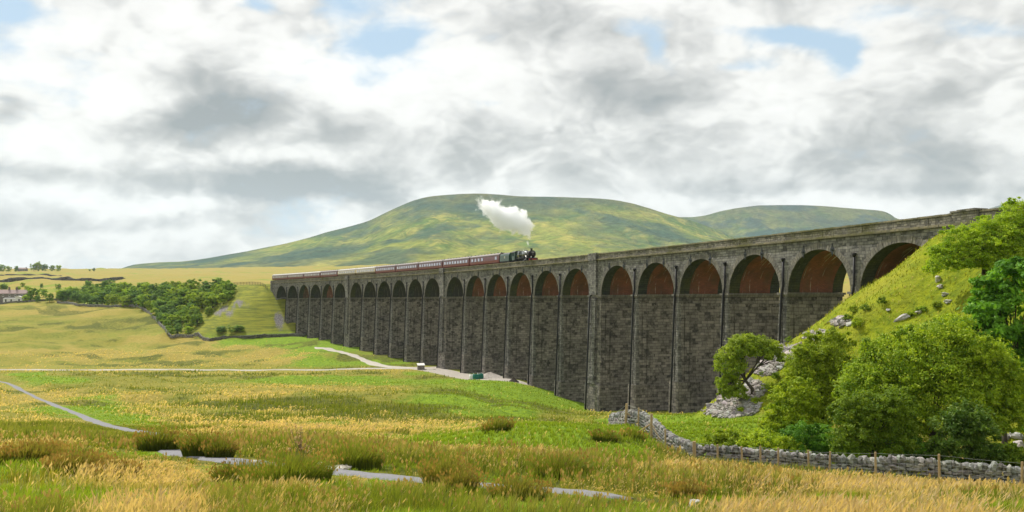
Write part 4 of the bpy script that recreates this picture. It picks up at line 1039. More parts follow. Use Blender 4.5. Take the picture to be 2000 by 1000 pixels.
def unit(v): return v / np.maximum(np.linalg.norm(v, axis=-1, keepdims=True), 1e-9)
def crown_mesh(name, lobes, leaves, size, cols, seed, clump=.20, spiky=0.0, low=-.45):
    """leaves gathered in clumps spread over and inside the lobes of a crown"""
    r = np.random.default_rng(seed); V, C = [], []; centres = []
    if leaves > 20000:                                     # smaller boughs break the outline of every lobe
        sub = []
        for l in lobes:
            sub.append((l[0], l[1], l[2], l[3] * .93, l[4] * .93, l[5] * .93))
            for _ in range(5):
                d = unit(r.normal(size=3) + np.array([0, -.25, .25])); q = r.uniform(.30, .48)
                sub.append((l[0] + d[0] * l[3] * .9, l[1] + d[1] * l[4] * .9, l[2] + d[2] * l[5] * .9, l[3] * q, l[4] * q, l[5] * q * .85))
        lobes = sub
    area = np.array([l[3] * l[4] + l[3] * l[5] + l[4] * l[5] for l in lobes]); area = area / area.sum()
    for l, w in zip(lobes, area):
        c = np.array(l[:3]); rad = np.array(l[3:6]); mr = rad.mean()
        nl = int(leaves * w); per = 75; nc = max(8, nl // per)
        d = unit(r.normal(size=(nc * 3, 3))); d = d[d[:, 2] > low][:nc]; nc = len(d)
        rr = np.where(r.random(nc) < .72, r.uniform(.80, 1.08, nc), r.uniform(.35, .8, nc))
        cc = c + d * rad * rr[:, None]; centres.append(cc[rr > .8])
        cr = r.uniform(.55, 1.3, nc) * clump * mr
        tint = r.random(nc)
        k = np.repeat(np.arange(nc), per); n = len(k)
        off = r.normal(size=(n, 3)) * np.array([.62, .62, .42]) * cr[k][:, None]
        if spiky: off[:, 2] += np.abs(r.normal(size=n)) * spiky * cr[k] * (d[k, 2] > .2)
        p = cc[k] + off
        nrm = unit(unit(off + .001) * .5 + d[k] * .5 + r.normal(size=(n, 3)) * .75 + np.array([0, 0, .35]))
        t = unit(np.cross(nrm, r.normal(size=(n, 3)))); bt = np.cross(nrm, t)
        s = size * r.uniform(.6, 1.35, n)[:, None]
        q = np.stack([p - t * s, p + bt * s * .45 - nrm * s * .12, p + t * s, p - bt * s * .45 - nrm * s * .12], 1)
        V.append(q.reshape(-1, 3))
        ct = np.clip(tint[k] * .9 + r.random(n) * .26 - .08, 0, 1)[:, None]
        col = np.array(cols[0]) * (1 - ct) + np.array(cols[1]) * ct
        if len(cols) > 2:
            f = (r.random(n) < .10)[:, None]; col = np.where(f, np.array(cols[2]), col)
        C.append(np.repeat(col, 4, 0))
    V = np.concatenate(V); C = np.concatenate(C)
    me = np_mesh(name, V, np.arange(len(V)).reshape(-1, 4), col=C)
    me.materials.append(M_LEAF)
    return me, np.concatenate(centres)
def trunk_mesh(name, lobes, centres, h0, rad, seed, stems=1, lean=(0, 0)):
    r = random.Random(seed); b = MB()
    tips = [Vector(l[:3]) for l in lobes]
    for s in range(stems):
        a = 2 * math.pi * s / max(stems, 1); ox, oy = (.25 * rad * 4 * math.cos(a), .25 * rad * 4 * math.sin(a)) if stems > 1 else (0, 0)
        fork = Vector((ox * 1.5 + lean[0], oy * 1.5 + lean[1], h0))
        b.tube([(ox, oy, -.5), (ox * 1.1 + lean[0] * .2, oy * 1.1, h0 * .45), fork], [rad * 1.35, rad, rad * .8], 7)
        for i, t in enumerate(tips):
            if i % stems != s % stems: continue
            m = fork.lerp(t, .5) + Vector((r.uniform(-.3, .3), r.uniform(-.3, .3), .15))
            b.tube([fork, m, t], [rad * .62, rad * .42, rad * .2], 6)
            near = sorted(centres, key=lambda q: (Vector(q) - t).length)[:14]
            for q in near[::2]:
                q = Vector(q); mm = m.lerp(q, .55) + Vector((0, 0, .1)); b.tube([m, mm, m.lerp(q, .93)], [rad * .28, rad * .17, rad * .05], 5)
    me = b.mesh(name, True); me.materials.append(M_BARK); return me
def tree(name, base, lobes, leaves, size, cols, seed, label, cat='tree', group=None, h0=1.5, rad=.2, stems=1, clump=.2, spiky=0, low=-.45, lean=(0, 0), sink=0.0):
    root = empty(name, (base[0], base[1], base[2] - sink)); tag(root, label, cat, group)
    me, cen = crown_mesh('crown', lobes, leaves, size, cols, seed, clump, spiky, low)
    link('crown', me, None, root); link('trunk', trunk_mesh('trunk', lobes, cen, h0, rad, seed, stems, lean), None, root)
    return root

YG = [(.19, .30, .014), (.42, .53, .026), (.45, .54, .06)]        # sunny yellow-green ash and willow
MG = [(.11, .21, .012), (.27, .40, .024), (.33, .44, .06)]         # mid green
DG = [(.055, .16, .016), (.16, .35, .026), (.20, .38, .04)]        # dark sycamore green
def W(px, d, h=0):                                                 # stand at an image column and distance
    p = at_depth(px, d); return p
# --- the trees on the right
p = W(1828, 63)
tree('ash_tree', p, [(-4.2, .5, 4.6, 2.2, 2.2, 2.6), (-2.2, .3, 6.6, 2.5, 2.4, 2.3), (.6, 0, 7.5, 2.7, 2.5, 2.2), (3.0, .3, 6.4, 2.4, 2.4, 2.3), (4.3, .2, 4.2, 2.0, 2.2, 2.5), (-.4, -1.3, 4.6, 3.0, 2.2, 2.8), (2.4, -1.0, 3.6, 2.4, 2.0, 2.6), (-3.0, -.6, 2.8, 2.2, 2.0, 2.3)],
     130000, .105, [(.12, .22, .012), (.37, .50, .022), YG[2]], 101, 'largest broad ash tree, a many-stemmed dome of leaves behind the stone wall', h0=1.6, rad=.2, stems=4, clump=.24, low=-.6)
p = W(1706, 56.5)
tree('sallow_bush', p, [(-.9, 0, 2.6, 1.6, 1.5, 2.2), (.8, .2, 2.9, 1.7, 1.6, 2.0), (-1.3, -.2, 1.5, 1.3, 1.3, 1.4), (1.3, -.2, 1.5, 1.4, 1.4, 1.4), (0, -.4, 3.6, 1.2, 1.2, 1.2)], 42000, .085, MG, 102, 'rounded green bush at the left front of the largest ash, close behind the wall', 'bush', h0=.8, rad=.09, stems=3, low=-.7)
p = W(1884, 55)
tree('hazel_bush', p, [(-.6, 0, 2.0, 1.4, 1.3, 1.7), (.8, .1, 1.9, 1.4, 1.3, 1.6), (.1, -.2, 2.8, 1.3, 1.2, 1.2), (-1.1, 0, .9, 1.0, 1.0, .9), (1.3, 0, .9, 1.0, 1.0, .9)], 24000, .105, [(.06, .135, .014), (.15, .25, .03), (.26, .36, .09)], 103, 'bush with upright pale shoots on top, right front of the largest ash', 'bush', h0=.7, rad=.07, stems=3, spiky=1.1, low=-.7)
p = W(1602, 76)
tree('ash_tree', p, [(-1.2, 0, 5.0, 2.0, 1.9, 2.4), (.9, .3, 6.6, 1.9, 1.9, 2.2), (1.6, 0, 4.0, 1.8, 1.8, 2.2), (-1.9, -.2, 2.8, 1.7, 1.6, 1.8), (.2, -.6, 2.6, 2.0, 1.7, 2.0)], 70000, .105, YG, 104, 'sunny yellow-green ash just left of the largest ash, above the bushes', h0=1.8, rad=.15, stems=3, clump=.2, low=-.6)
p = W(1545, 72)
tree('sallow_bush', p, [(-.5, 0, 2.4, 1.5, 1.4, 1.9), (.8, .1, 3.4, 1.4, 1.4, 1.7), (.9, -.3, 1.4, 1.4, 1.3, 1.3), (-1.2, 0, 1.2, 1.1, 1.1, 1.1)], 22000, .11, YG, 105, 'bright bush at the foot of the scree, right of the leaning willow', 'bush', h0=.8, rad=.08, stems=3, low=-.7)
BUSH = [(1425, 61, 1.7, 1.3, YG, 'low pale green bush nearest the dip of the stone wall'), (1500, 60, 2.0, 1.5, YG, 'low yellow-green bush in the middle of the row behind the wall'), (1588, 60, 2.0, 2.1, DG, 'dark low bush at the right end of the row behind the wall'), (1648, 61, 1.5, 1.6, DG, 'small dark bush tucked under the left edge of the big crowns'), (1960, 58, 1.8, 1.5, MG, 'low green bush right of the largest ash by the boulders'), (1770, 59, 1.9, 1.6, DG, 'shaded dark bush under the middle of the largest ash')]
for n, (px, d, w, h, cs, lb) in enumerate(BUSH):
    p = W(px, d)
    tree('bush', p, [(-w * .4, 0, h * .55, w * .7, w * .6, h * .6), (w * .45, 0, h * .5, w * .65, w * .6, h * .5), (0, -.2, h * .7, w * .6, w * .5, h * .5), (0, -w * .4, h * .3, w * .7, w * .4, h * .4)], 12000, .085, cs, 120 + n, lb, 'bush', h0=.4, rad=.05, stems=2, low=-.6)
p = ground(1472, 772)
tree('willow_tree', p, [(-2.6, 0, 3.6, 1.7, 1.6, 1.7), (-.9, .2, 5.3, 2.1, 1.9, 1.6), (1.1, 0, 5.2, 1.6, 1.6, 1.3), (-3.0, -.2, 1.3, 1.2, 1.2, 1.4), (2.3, .1, 4.3, 1.0, 1.0, .9), (-2.0, -.4, .2, 1.3, 1.2, .9)], 42000, .12, [(.17, .26, .02), (.38, .48, .035), (.42, .52, .10)], 106, 'willow leaning left across the scree in front of the viaduct', h0=1.6, rad=.2, clump=.22, lean=(-.9, 0), low=-.6)
p = ground(1925, 532)
tree('ash_tree', p, [(.6, -.7, 1.0, 2.4, 1.6, 1.5), (2.6, -.6, .9, 2.2, 1.6, 1.6), (-1.6, -.7, .9, 2.0, 1.6, 1.4), (-4.2, -.2, .6, 1.7, 1.6, 1.5), (-4.0, 0, 1.9, 1.5, 1.5, 1.3), (-2.2, .3, 3.2, 2.0, 1.8, 1.5), (.2, .2, 3.9, 2.2, 2.0, 1.6), (2.6, 0, 4.5, 2.2, 2.0, 1.7), (3.4, .2, 5.5, 1.9, 1.8, 1.6), (4.6, 0, 4.2, 1.8, 1.8, 2.0), (2.6, -.8, 2.2, 2.4, 1.8, 2.2), (1.0, -.6, 2.9, 2.2, 1.8, 2.0), (-1.2, -.5, 2.2, 1.8, 1.6, 1.6)], 100000, .105, [(.17, .30, .014), (.42, .56, .026), (.46, .56, .08)], 107, 'bright green ash on top of the bank beside the end of the parapet', h0=1.3, rad=.17, stems=2, clump=.21, low=-.55)
p = W(1962, 70); p.z += .0
tree('sycamore_tree', (p.x, p.y, p.z), [(-1.3, 0, 11.2, 1.9, 1.7, 1.9), (.9, 0, 12.6, 2.2, 2.0, 2.0), (-2.0, 0, 9.3, 1.5, 1.5, 1.7), (2.6, 0, 9.2, 2.3, 2.0, 2.4), (-.3, -.7, 8.0, 2.2, 1.8, 2.1), (-1.4, -.2, 6.6, 1.4, 1.4, 1.6), (1.6, -.6, 6.4, 2.4, 1.9, 2.4), (1.2, -.4, 3.8, 2.4, 1.9, 2.4)], 26000, .23, DG, 108, 'dark sycamore with big leaves at the right edge below the bright ash', h0=1.6, rad=.22, clump=.27, low=-.6)

# --- shrubs and ferny tufts on the bank and the scree
SHR = [(1567, 640, .8, .9, YG), (1541, 668, .55, .55, MG), (1592, 620, .5, .5, YG), (1655, 628, .6, .6, MG), (1665, 612, .7, .7, YG), (1690, 608, .6, .6, MG), (1722, 597, .6, .7, MG), (1610, 690, .8, .8, YG), (1575, 705, .9, .9, YG), (1545, 725, .9, .8, MG), (1515, 742, .7, .7, MG), (1505, 765, .9, .8, YG), (1475, 790, .8, .6, YG), (1530, 775, 1.0, 1.0, YG), (1560, 748, 1.1, 1.1, YG), (1490, 735, .5, .4, MG), (1450, 808, .9, .5, YG), (1590, 735, 1.2, 1.2, YG), (1800, 612, .8, .5, MG), (1830, 602, .8, .6, YG), (1780, 618, .6, .4, YG), (1675, 640, .9, .8, YG), (1622, 665, 1.0, .9, YG)]
sh_me = {}
for n, (px, py, w, h, cs) in enumerate(SHR):
    p = ground(px, py); key = (n % 4, id(cs))
    if key not in sh_me:
        sh_me[key] = crown_mesh('foliage', [(-.35, 0, .4, .65, .6, .5), (.4, 0, .45, .6, .6, .5), (0, -.1, .65, .55, .5, .5)], 2600, .075, cs, 300 + n, .3, .8)[0]
    o = link('shrub', sh_me[key], None); o.location = p; o.scale = (w, w, h); o.rotation_euler = (0, 0, n * 1.7)
    if px > 1700: lb, g = 'small green shrub among stones high on the grassy bank', 'shrubs high on the grassy bank'
    elif py < 700: lb, g = 'small leafy tuft growing along the upper edge of the scree', 'tufts along the upper scree'
    else: lb, g = 'leafy shrub on the lower scree between the willow and the ashes', 'shrubs on the lower scree'
    tag(o, lb, 'shrub', g)

# --- the wood below the left embankment: every tree by itself
WOODC = [[(.10, .23, .03), (.32, .48, .05), (.38, .5, .08)], [(.16, .29, .024), (.42, .55, .045), (.46, .55, .08)], [(.07, .17, .045), (.20, .34, .06), (.24, .37, .08)]]
def rnd_tree(seed, cs):
    r = random.Random(seed); L = [(0, 0, 4.2, 3.2, 3.2, 3.6), (0, 0, 1.7, 2.9, 2.9, 1.9)]
    for k in range(5):
        a = k * 1.256 + r.uniform(-.4, .4); q = r.uniform(1.2, 2.2); L.append((q * math.cos(a), q * math.sin(a), r.uniform(2.6, 6.2), r.uniform(1.5, 2.1), r.uniform(1.5, 2.1), r.uniform(1.4, 2.2)))
    me, cen = crown_mesh('crown', L, 5200, .30, cs, seed, .24, 0, -.75); return me, trunk_mesh('trunk', L[:4], cen, 1.8, .2, seed)
WT = [rnd_tree(400 + k, WOODC[k % 3]) for k in range(6)]
WOOD = [(122, 588), (150, 596), (190, 597), (230, 600), (270, 602), (300, 616), (318, 640), (336, 657), (382, 655), (388, 628), (372, 605), (425, 604), (452, 585), (456, 572), (380, 569), (300, 573), (225, 567), (150, 576)]
def wood_sites(n):
    r = random.Random(5); pts = []
    poly = WOOD
    while len(pts) < n:
        for _ in range(400):
            x, y = r.uniform(110, 458), r.uniform(560, 660)
            if not in_poly(np.array([x]), np.array([y]), poly)[0]: continue
            if all(((x - a) / 13) ** 2 + ((y - b) / 5.2) ** 2 > 1 for a, b in pts): pts.append((x, y)); break
        else: break
    return pts
def far_tree(p, s, k, name='tree', label='', group=None, sz=None):
    root = empty(name, p); tag(root, label, 'tree', group); me, tr = WT[k % 6]
    link('crown', me, None, root); link('trunk', tr, None, root)
    root.scale = (s, s, sz or s); root.rotation_euler = (0, 0, k * 2.3)
    return root
for k, (x, y) in enumerate(wood_sites(150)):
    p = ground(x, y); s = random.uniform(.85, 1.2) * (.62 if y > 640 else (.8 if x < 200 else 1.0)) * p.y / 560 * .98
    if y > 632: lb, g = 'low round tree at the pointed near end of the wood by the field wall', 'trees at the near tip of the wood'
    elif x < 210: lb, g = 'tree in the thin left end of the wood near the white cottages', 'trees at the left end of the wood'
    elif x > 400: lb, g = 'dark tree at the right end of the wood against the embankment', 'trees against the embankment'
    else: lb, g = 'round green tree packed into the middle of the wood', 'trees in the middle of the wood'
    far_tree(p, s * 1.12, k, 'tree', lb, g, s * .92)
for k, (x, y, s, lb) in enumerate([(432, 648, .85, 'left one of two low dark bushes below the embankment'), (462, 650, 1.1, 'right one of two low dark bushes below the embankment'), (410, 615, .75, 'bush standing apart at the foot of the grey scree left of the embankment')]):
    p = ground(x, y); t = far_tree(p, s, k + 2, 'bush', lb, None, s * (.42 if k < 2 else .8)); t['category'] = 'bush'; t.location.z -= .5
HT = [(63, 588, 1.15, 'tall tree beside the right gable of the cottages'), (50, 590, .6, 'rounded bush against the right gable of the cottages'), (74, 590, .55, 'rounded bush right of the tall gable tree'), (97, 590, .75, 'wide round tree standing alone right of the cottage garden'), (118, 586, .85, 'tree at the gap between the cottage garden and the wood'), (8, 566, .7, 'dark round tree behind the cottage roofs'), (36, 567, .45, 'hedge-like bush behind the middle of the cottage roofs'), (52, 566, .45, 'hedge-like bush behind the right end of the cottage roofs'), (8, 592, .55, 'yellow-green bush in the cottage front garden'), (85, 580, .7, 'tree behind the garden wall right of the cottages'), (136, 580, .9, 'dense tree behind the left end of the wood'), (172, 566, .8, 'tree on the ridge behind the left end of the wood')]
for k, (x, y, s, lb) in enumerate(HT):
    p = ground(x, y); p = at_depth(x, min(max(p.y, 600), 760)); far_tree(p, s * p.y / 600, k, 'tree', lb)
for k, (x, y, s, lb) in enumerate([(44, 561, .4, 'thorn tree on the slope above the cottages, leftmost'), (81, 562, .35, 'reddish thorn bush on the slope above the cottages'), (114, 566, .5, 'dark thorn tree on the slope above the cottage gap')]):
    p = ground(x, y); far_tree(p, s * max(p.y, 600) / 600, k + 1, 'thorn_tree', lb)
SK = [(3, 528, 1.05, 'leftmost dark tree on the skyline'), (16, 528, .85, 'slim tree on the skyline between two darker ones'), (32, 528, .75, 'round tree on the skyline left of the farm roof'), (66, 527.5, 1.0, 'left tree of the big skyline clump'), (76, 527.5, 1.25, 'tallest tree of the big skyline clump'), (88, 527.5, .95, 'right tree of the big skyline clump'), (102, 527.5, .8, 'conical tree just right of the big skyline clump'), (114, 527.5, .85, 'round tree at the right end of the skyline clump'), (183, 527, .45, 'small lone tree on the skyline by the foot of the fell'), (175, 527, .3, 'tiny lone bush on the skyline by the foot of the fell')]
for k, (x, y, s, lb) in enumerate(SK):
    p = at_depth(x, 1850); far_tree(p, s * 1.9, k, 'tree', lb)

# ------------------------------------------------------------------ grass, rushes
def blades(pos, h, w, lean, ang, cb, ct):
    """curved two-step blades: 5 vertices each"""
    n = len(pos); a = ang; wd = np.stack([np.cos(a), np.sin(a), np.zeros(n)], 1) * (w / 2)[:, None]
    ld = np.stack([lean[:, 0], lean[:, 1], np.zeros(n)], 1); up = np.array([0, 0, 1.0])
    m = pos + up * (h * .58)[:, None] + ld * (h * .22)[:, None]; t = pos + up * (h * .95)[:, None] + ld * (h * .75)[:, None]
    V = np.stack([pos - wd, pos + wd, m + wd * .75, m - wd * .75, t], 1).reshape(-1, 3)
    k = np.arange(n)[:, None] * 5
    Q = k + np.array([[0, 1, 2, 3]]); T = k + np.array([[3, 2, 4]])
    cm = cb * .5 + ct * .5
    C = np.stack([cb, cb, cm, cm, ct], 1).reshape(-1, 3)
    return V, Q, T, C
SUNDIRT = None
def mixc(a, b, t): return a * (1 - t)[:, None] + b * t[:, None]
A3 = lambda c, n: np.tile(np.array(c), (n, 1))
def scatter(n, r0, r1, seed, az=37.5):
    r = np.random.default_rng(seed)
    R = np.exp(r.uniform(math.log(r0), math.log(r1), n)); A = np.radians(r.uniform(-az, az, n))
    x, y = R * np.sin(A), R * np.cos(A)
    return r, x, y, R
def grow(kind, n, r0, r1, seed, material, label_kind):
    r, x, y, R = scatter(n, r0, r1, seed)
    # gather into tussocks
    g = .22 * np.minimum(R / 12, 2.5); ix, iy = np.round(x / g), np.round(y / g)
    hx = ((ix * 127.1 + iy * 311.7) % 7.31) / 7.31 - .5; hy = ((ix * 269.5 + iy * 183.3) % 5.17) / 5.17 - .5
    tx, ty = (ix + hx * .8) * g, (iy + hy * .8) * g
    k = r.random(len(x)) < .6; x = np.where(k, x + (tx - x) * .65, x); y = np.where(k, y + (ty - y) * .65, y)
    z = H(x, y); b, s, ru, em = cover(x, y, z); pd = path_d(x, y, ['foot']); yd = in_poly(x, y, YARD) if r1 > 200 else np.zeros(len(x), bool)
    if r1 > 200: pd = np.minimum(pd, path_d(x, y, ['track', 'branch']) - .4); pd = np.where(yd, -1, pd)
    vd = via_d(x, y) if r1 > 100 else np.full(len(x), 99.)
    if kind == 'rush': keep = (r.random(len(x)) < np.clip(ru * 1.5 - .25 - b * .6, 0, 1) * .9) & (em < .3)
    elif kind == 'straw': keep = r.random(len(x)) < np.clip(.06 + s * .95 - b * .7 - ru * .25, .015, 1) * np.where(em > .5, .5, 1)
    else: keep = r.random(len(x)) < np.clip(.45 + b * .6 + em * .3 - s * .2, .15, 1)
    keep &= (pd > (.06 if kind == 'grass' else .45)) & (scree(x, y, z) < .3)
    inside = (vd < WID + 1) & (x > np.interp(y, _vy[::-1], _vx[::-1]) - .5)
    keep &= ~inside
    x, y, z, R, b, s, ru, em, pd = (q[keep] for q in (x, y, z, R, b, s, ru, em, pd)); n = len(x)
    near = sstep(.2, 5.0, pd)
    pos = np.stack([x, y, z - .02], 1); w0 = np.maximum(.004, .00062 * R)
    dist_h = 1 + .25 * sstep(40, 160, R)
    wind = np.stack([r.normal(.30, .38, n), r.normal(-.05, .38, n)], 1)
    v1 = vnoise(x * .7, y * .7, 201); v2 = r.random(n)
    if kind == 'rush':
        h = (.36 + .40 * v1 + .2 * v2) * (.30 + .70 * near) * dist_h * (.55 + .45 * np.clip(ru, 0, 1)); w = w0 * 1.5
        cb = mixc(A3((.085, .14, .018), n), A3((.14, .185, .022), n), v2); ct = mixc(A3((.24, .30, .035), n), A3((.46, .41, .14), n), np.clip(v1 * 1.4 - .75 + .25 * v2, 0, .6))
        wind *= .55
    elif kind == 'straw':
        h = (.14 + .26 * v1 + .18 * v2) * (.25 + .75 * near) * dist_h * np.where(em > .5, .6, 1); w = w0 * 1.15
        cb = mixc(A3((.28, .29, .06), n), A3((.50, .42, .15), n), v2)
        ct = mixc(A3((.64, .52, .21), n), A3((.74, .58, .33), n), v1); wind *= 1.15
    else:
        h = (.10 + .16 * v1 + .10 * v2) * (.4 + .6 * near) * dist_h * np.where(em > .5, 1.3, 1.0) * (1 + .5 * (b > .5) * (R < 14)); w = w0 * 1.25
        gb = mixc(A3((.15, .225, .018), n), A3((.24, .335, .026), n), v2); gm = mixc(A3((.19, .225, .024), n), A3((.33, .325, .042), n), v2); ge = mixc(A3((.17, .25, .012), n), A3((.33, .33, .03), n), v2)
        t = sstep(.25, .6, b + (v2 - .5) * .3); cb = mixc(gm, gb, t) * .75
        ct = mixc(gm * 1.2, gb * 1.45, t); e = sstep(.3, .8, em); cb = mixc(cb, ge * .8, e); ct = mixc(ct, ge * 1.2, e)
    ang = r.uniform(0, math.pi, n)
    V, Q, T, C = blades(pos, h, w, wind, ang, cb, ct)
    if kind == 'straw':                                     # feathery heads
        k = r.random(n) < .55; m = k.sum(); tip = V.reshape(-1, 5, 3)[k, 4]; d = np.stack([wind[k, 0] * .5, wind[k, 1] * .5, np.full(m, .6)], 1); L = (h[k] * .26)[:, None]
        a = ang[k] + .6; wd = np.stack([np.cos(a), np.sin(a), np.zeros(m)], 1) * (w[k] * 1.25)[:, None]
        hv = np.stack([tip - d * L, tip - d * L * .2 + wd, tip + d * L * .8, tip - d * L * .2 - wd], 1).reshape(-1, 3)
        hc = mixc(A3((.74, .57, .36), m), A3((.62, .47, .22), m), v2[k]); hq = np.arange(m)[:, None] * 4 + np.array([[0, 1, 2, 3]]) + len(V)
        V = np.vstack([V, hv]); Q = np.vstack([Q, hq]); C = np.vstack([C, np.repeat(hc, 4, 0)])
    if kind == 'rush':                                      # brown seed tufts near the tips
        k = (r.random(n) < .09) & (R < 50); m = k.sum(); mid = V.reshape(-1, 5, 3)[k, 4] * .8 + V.reshape(-1, 5, 3)[k, 2] * .2
        a = ang[k]; wd = np.stack([np.cos(a), np.sin(a), np.zeros(m)], 1) * (w[k] * 1.5)[:, None]; up = np.array([0, 0, 1.0]) * (w[k] * 3)[:, None]
        hv = np.stack([mid - up, mid + wd, mid + up, mid - wd], 1).reshape(-1, 3); hc = mixc(A3((.30, .20, .07), m), A3((.45, .34, .15), m), v2[k])
        hq = np.arange(m)[:, None] * 4 + np.array([[0, 1, 2, 3]]) + len(V)
        V = np.vstack([V, hv]); Q = np.vstack([Q, hq]); C = np.vstack([C, np.repeat(hc, 4, 0)])
    o = link(label_kind, np_mesh(label_kind, V, Q, T, col=C), material); return tag(o, kind='stuff')
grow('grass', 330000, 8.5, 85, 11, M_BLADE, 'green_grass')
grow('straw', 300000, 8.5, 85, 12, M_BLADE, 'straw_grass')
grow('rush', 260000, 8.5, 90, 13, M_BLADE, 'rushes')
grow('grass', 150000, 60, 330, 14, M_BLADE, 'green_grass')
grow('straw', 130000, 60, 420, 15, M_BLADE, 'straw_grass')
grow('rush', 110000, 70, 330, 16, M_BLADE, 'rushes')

# standing clumps of rush that one could point to
def rush_clump(px, py, w, h, n, seed, label, tint=0.0, thistle=False):
    r = np.random.default_rng(seed); p = ground(px, py); a = r.uniform(0, 2 * math.pi, n); q = np.sqrt(r.random(n)) * w
    x, y = q * np.cos(a), q * np.sin(a) * .7; gz = H(p.x + x, p.y + y) - p.z
    out = np.stack([x / w, y / w], 1) * .75 + r.normal(0, .16, (n, 2)) + np.array([.12, 0])
    hh = h * r.uniform(.5, 1.12, n) * (1 - .42 * q / w); v = r.random(n)
    cb = mixc(A3((.065, .105, .014), n), A3((.11, .15, .018), n), v); ct = mixc(A3((.19, .24, .03), n), A3((.34, .26, .08), n), np.clip(v * .5 + tint - .25, 0, 1))
    V, Q, T, C = blades(np.stack([x, y, gz - .03], 1), hh, np.full(n, max(.012, .0008 * p.length)), out, r.uniform(0, math.pi, n), cb, ct)
    k = r.random(n) < max(0.0, .10 + .3 * tint); m = k.sum(); tip = V.reshape(-1, 5, 3)[k]; mid = tip[:, 4] * .85 + tip[:, 2] * .15; ww = max(.016, .001 * p.length)
    wd = np.stack([np.cos(a[k]), np.sin(a[k]), 0 * a[k]], 1) * ww; up = np.tile(np.array([0, 0, ww * 1.7]), (m, 1))
    hv = np.stack([mid - up, mid + wd, mid + up, mid - wd], 1).reshape(-1, 3); hq = np.arange(m)[:, None] * 4 + np.array([[0, 1, 2, 3]]) + len(V)
    hc = mixc(A3((.22, .14, .045), m), A3((.36, .25, .09), m), r.random(m))
    o = link('rush_clump', np_mesh('rush_clump', np.vstack([V, hv]), np.vstack([Q, hq]), T, col=np.vstack([C, np.repeat(hc, 4, 0)])), M_BLADE)
    o.location = p; return tag(o, label, 'rush clump', 'standing clumps of rushes')
RC = [(392, 893, .55, 1.1, 1500, 'tall dark rush clump on the near edge of the path, left of a smaller one', .1), (428, 896, .42, .85, 1000, 'smaller olive rush clump touching the tall dark one by the path', .2), (560, 948, .95, .95, 2600, 'widest rush clump, below the bend of the path with flowering thistles', .1), (470, 945, .6, .75, 1400, 'olive rush clump left of the widest one', .1),
      (868, 955, .42, .95, 1300, 'dark brown-tipped rush clump standing in front of the path at the middle', .45), (900, 962, .30, .7, 700, 'small straw-tipped rush clump right of the dark brown-tipped one', .6), (970, 846, .8, 1.15, 900, 'lone dark rush clump on the edge of the bright green knoll', .15), (1180, 862, .7, .8, 700, 'rush clump on the front face of the green knoll', -.1), (1238, 860, .6, .9, 700, 'rush clump on the knoll beside the fence corner', -.05),
      (1095, 935, .7, .9, 1300, 'rush clump on the far side of the path, right of the middle', .1), (1340, 975, .30, .55, 700, 'reddish brown dead rush clump beside a pale stone at the front', .9), (690, 915, .75, .95, 1500, 'rush clump on the far bank of the path above the flat slabs', .1), (310, 880, .7, 1.1, 1300, 'rush clump rising where the far path ends behind it', .25), (60, 905, .9, .95, 1800, 'big olive rush clump at the left edge with brown heads', .6), (150, 925, .7, .8, 1500, 'brown-headed rush clump second from the left edge', .7), (220, 935, .55, .6, 1100, 'brown-headed rush clump third from the left edge', .7), (1010, 975, .5, .6, 1100, 'rush clump with tawny tips at the front, right of the middle', .5)]
for k, (px, py, w, h, n, lb, t) in enumerate(RC): rush_clump(px, py, w, h, n, 500 + k, lb, t)
def thistle(px, py, label):
    p = ground(px, py); r = np.random.default_rng(77); n = 26; b = MB(); hv, hc = [], []
    root = empty('thistle', p); tag(root, label, 'thistle')
    heads = []
    for k in range(n):
        a = r.uniform(0, 6.28); q = r.uniform(0, .28); t = Vector((q * math.cos(a) * 1.6, q * math.sin(a), r.uniform(.6, 1.25))); m = Vector((t.x * .35, t.y * .35, t.z * .6))
        b.tube([(t.x * .1, t.y * .1, -.05), m, t], [.009, .007, .004], 4); heads.append(t)
        if k % 2: t2 = m + Vector((r.normal() * .12, r.normal() * .1, .25)); b.tube([m, t2], [.006, .003], 4); heads.append(t2)
    b.build('stems', simple('dry_stem', (.22, .16, .08), .9, 0, .2, 8), root)
    n = len(heads) * 14; pos = np.repeat(np.array(heads), 14, 0); d = unit(r.normal(size=(n, 3)) + np.array([0, 0, .4])); tt = unit(np.cross(d, r.normal(size=(n, 3)))); L = r.uniform(.015, .045, n)[:, None]
    V = np.stack([pos, pos + d * L + tt * .008, pos + d * L * 1.3, pos + d * L - tt * .008], 1).reshape(-1, 3)
    C = np.repeat(mixc(A3((.55, .45, .36), n), A3((.35, .20, .14), n), r.random(n)), 4, 0)
    link('seed_heads', np_mesh('seed_heads', V, np.arange(len(V)).reshape(-1, 4), col=C), M_BLADE, root)
thistle(588, 938, 'dry thistle with pale fluffy seed heads in front of the path slabs')

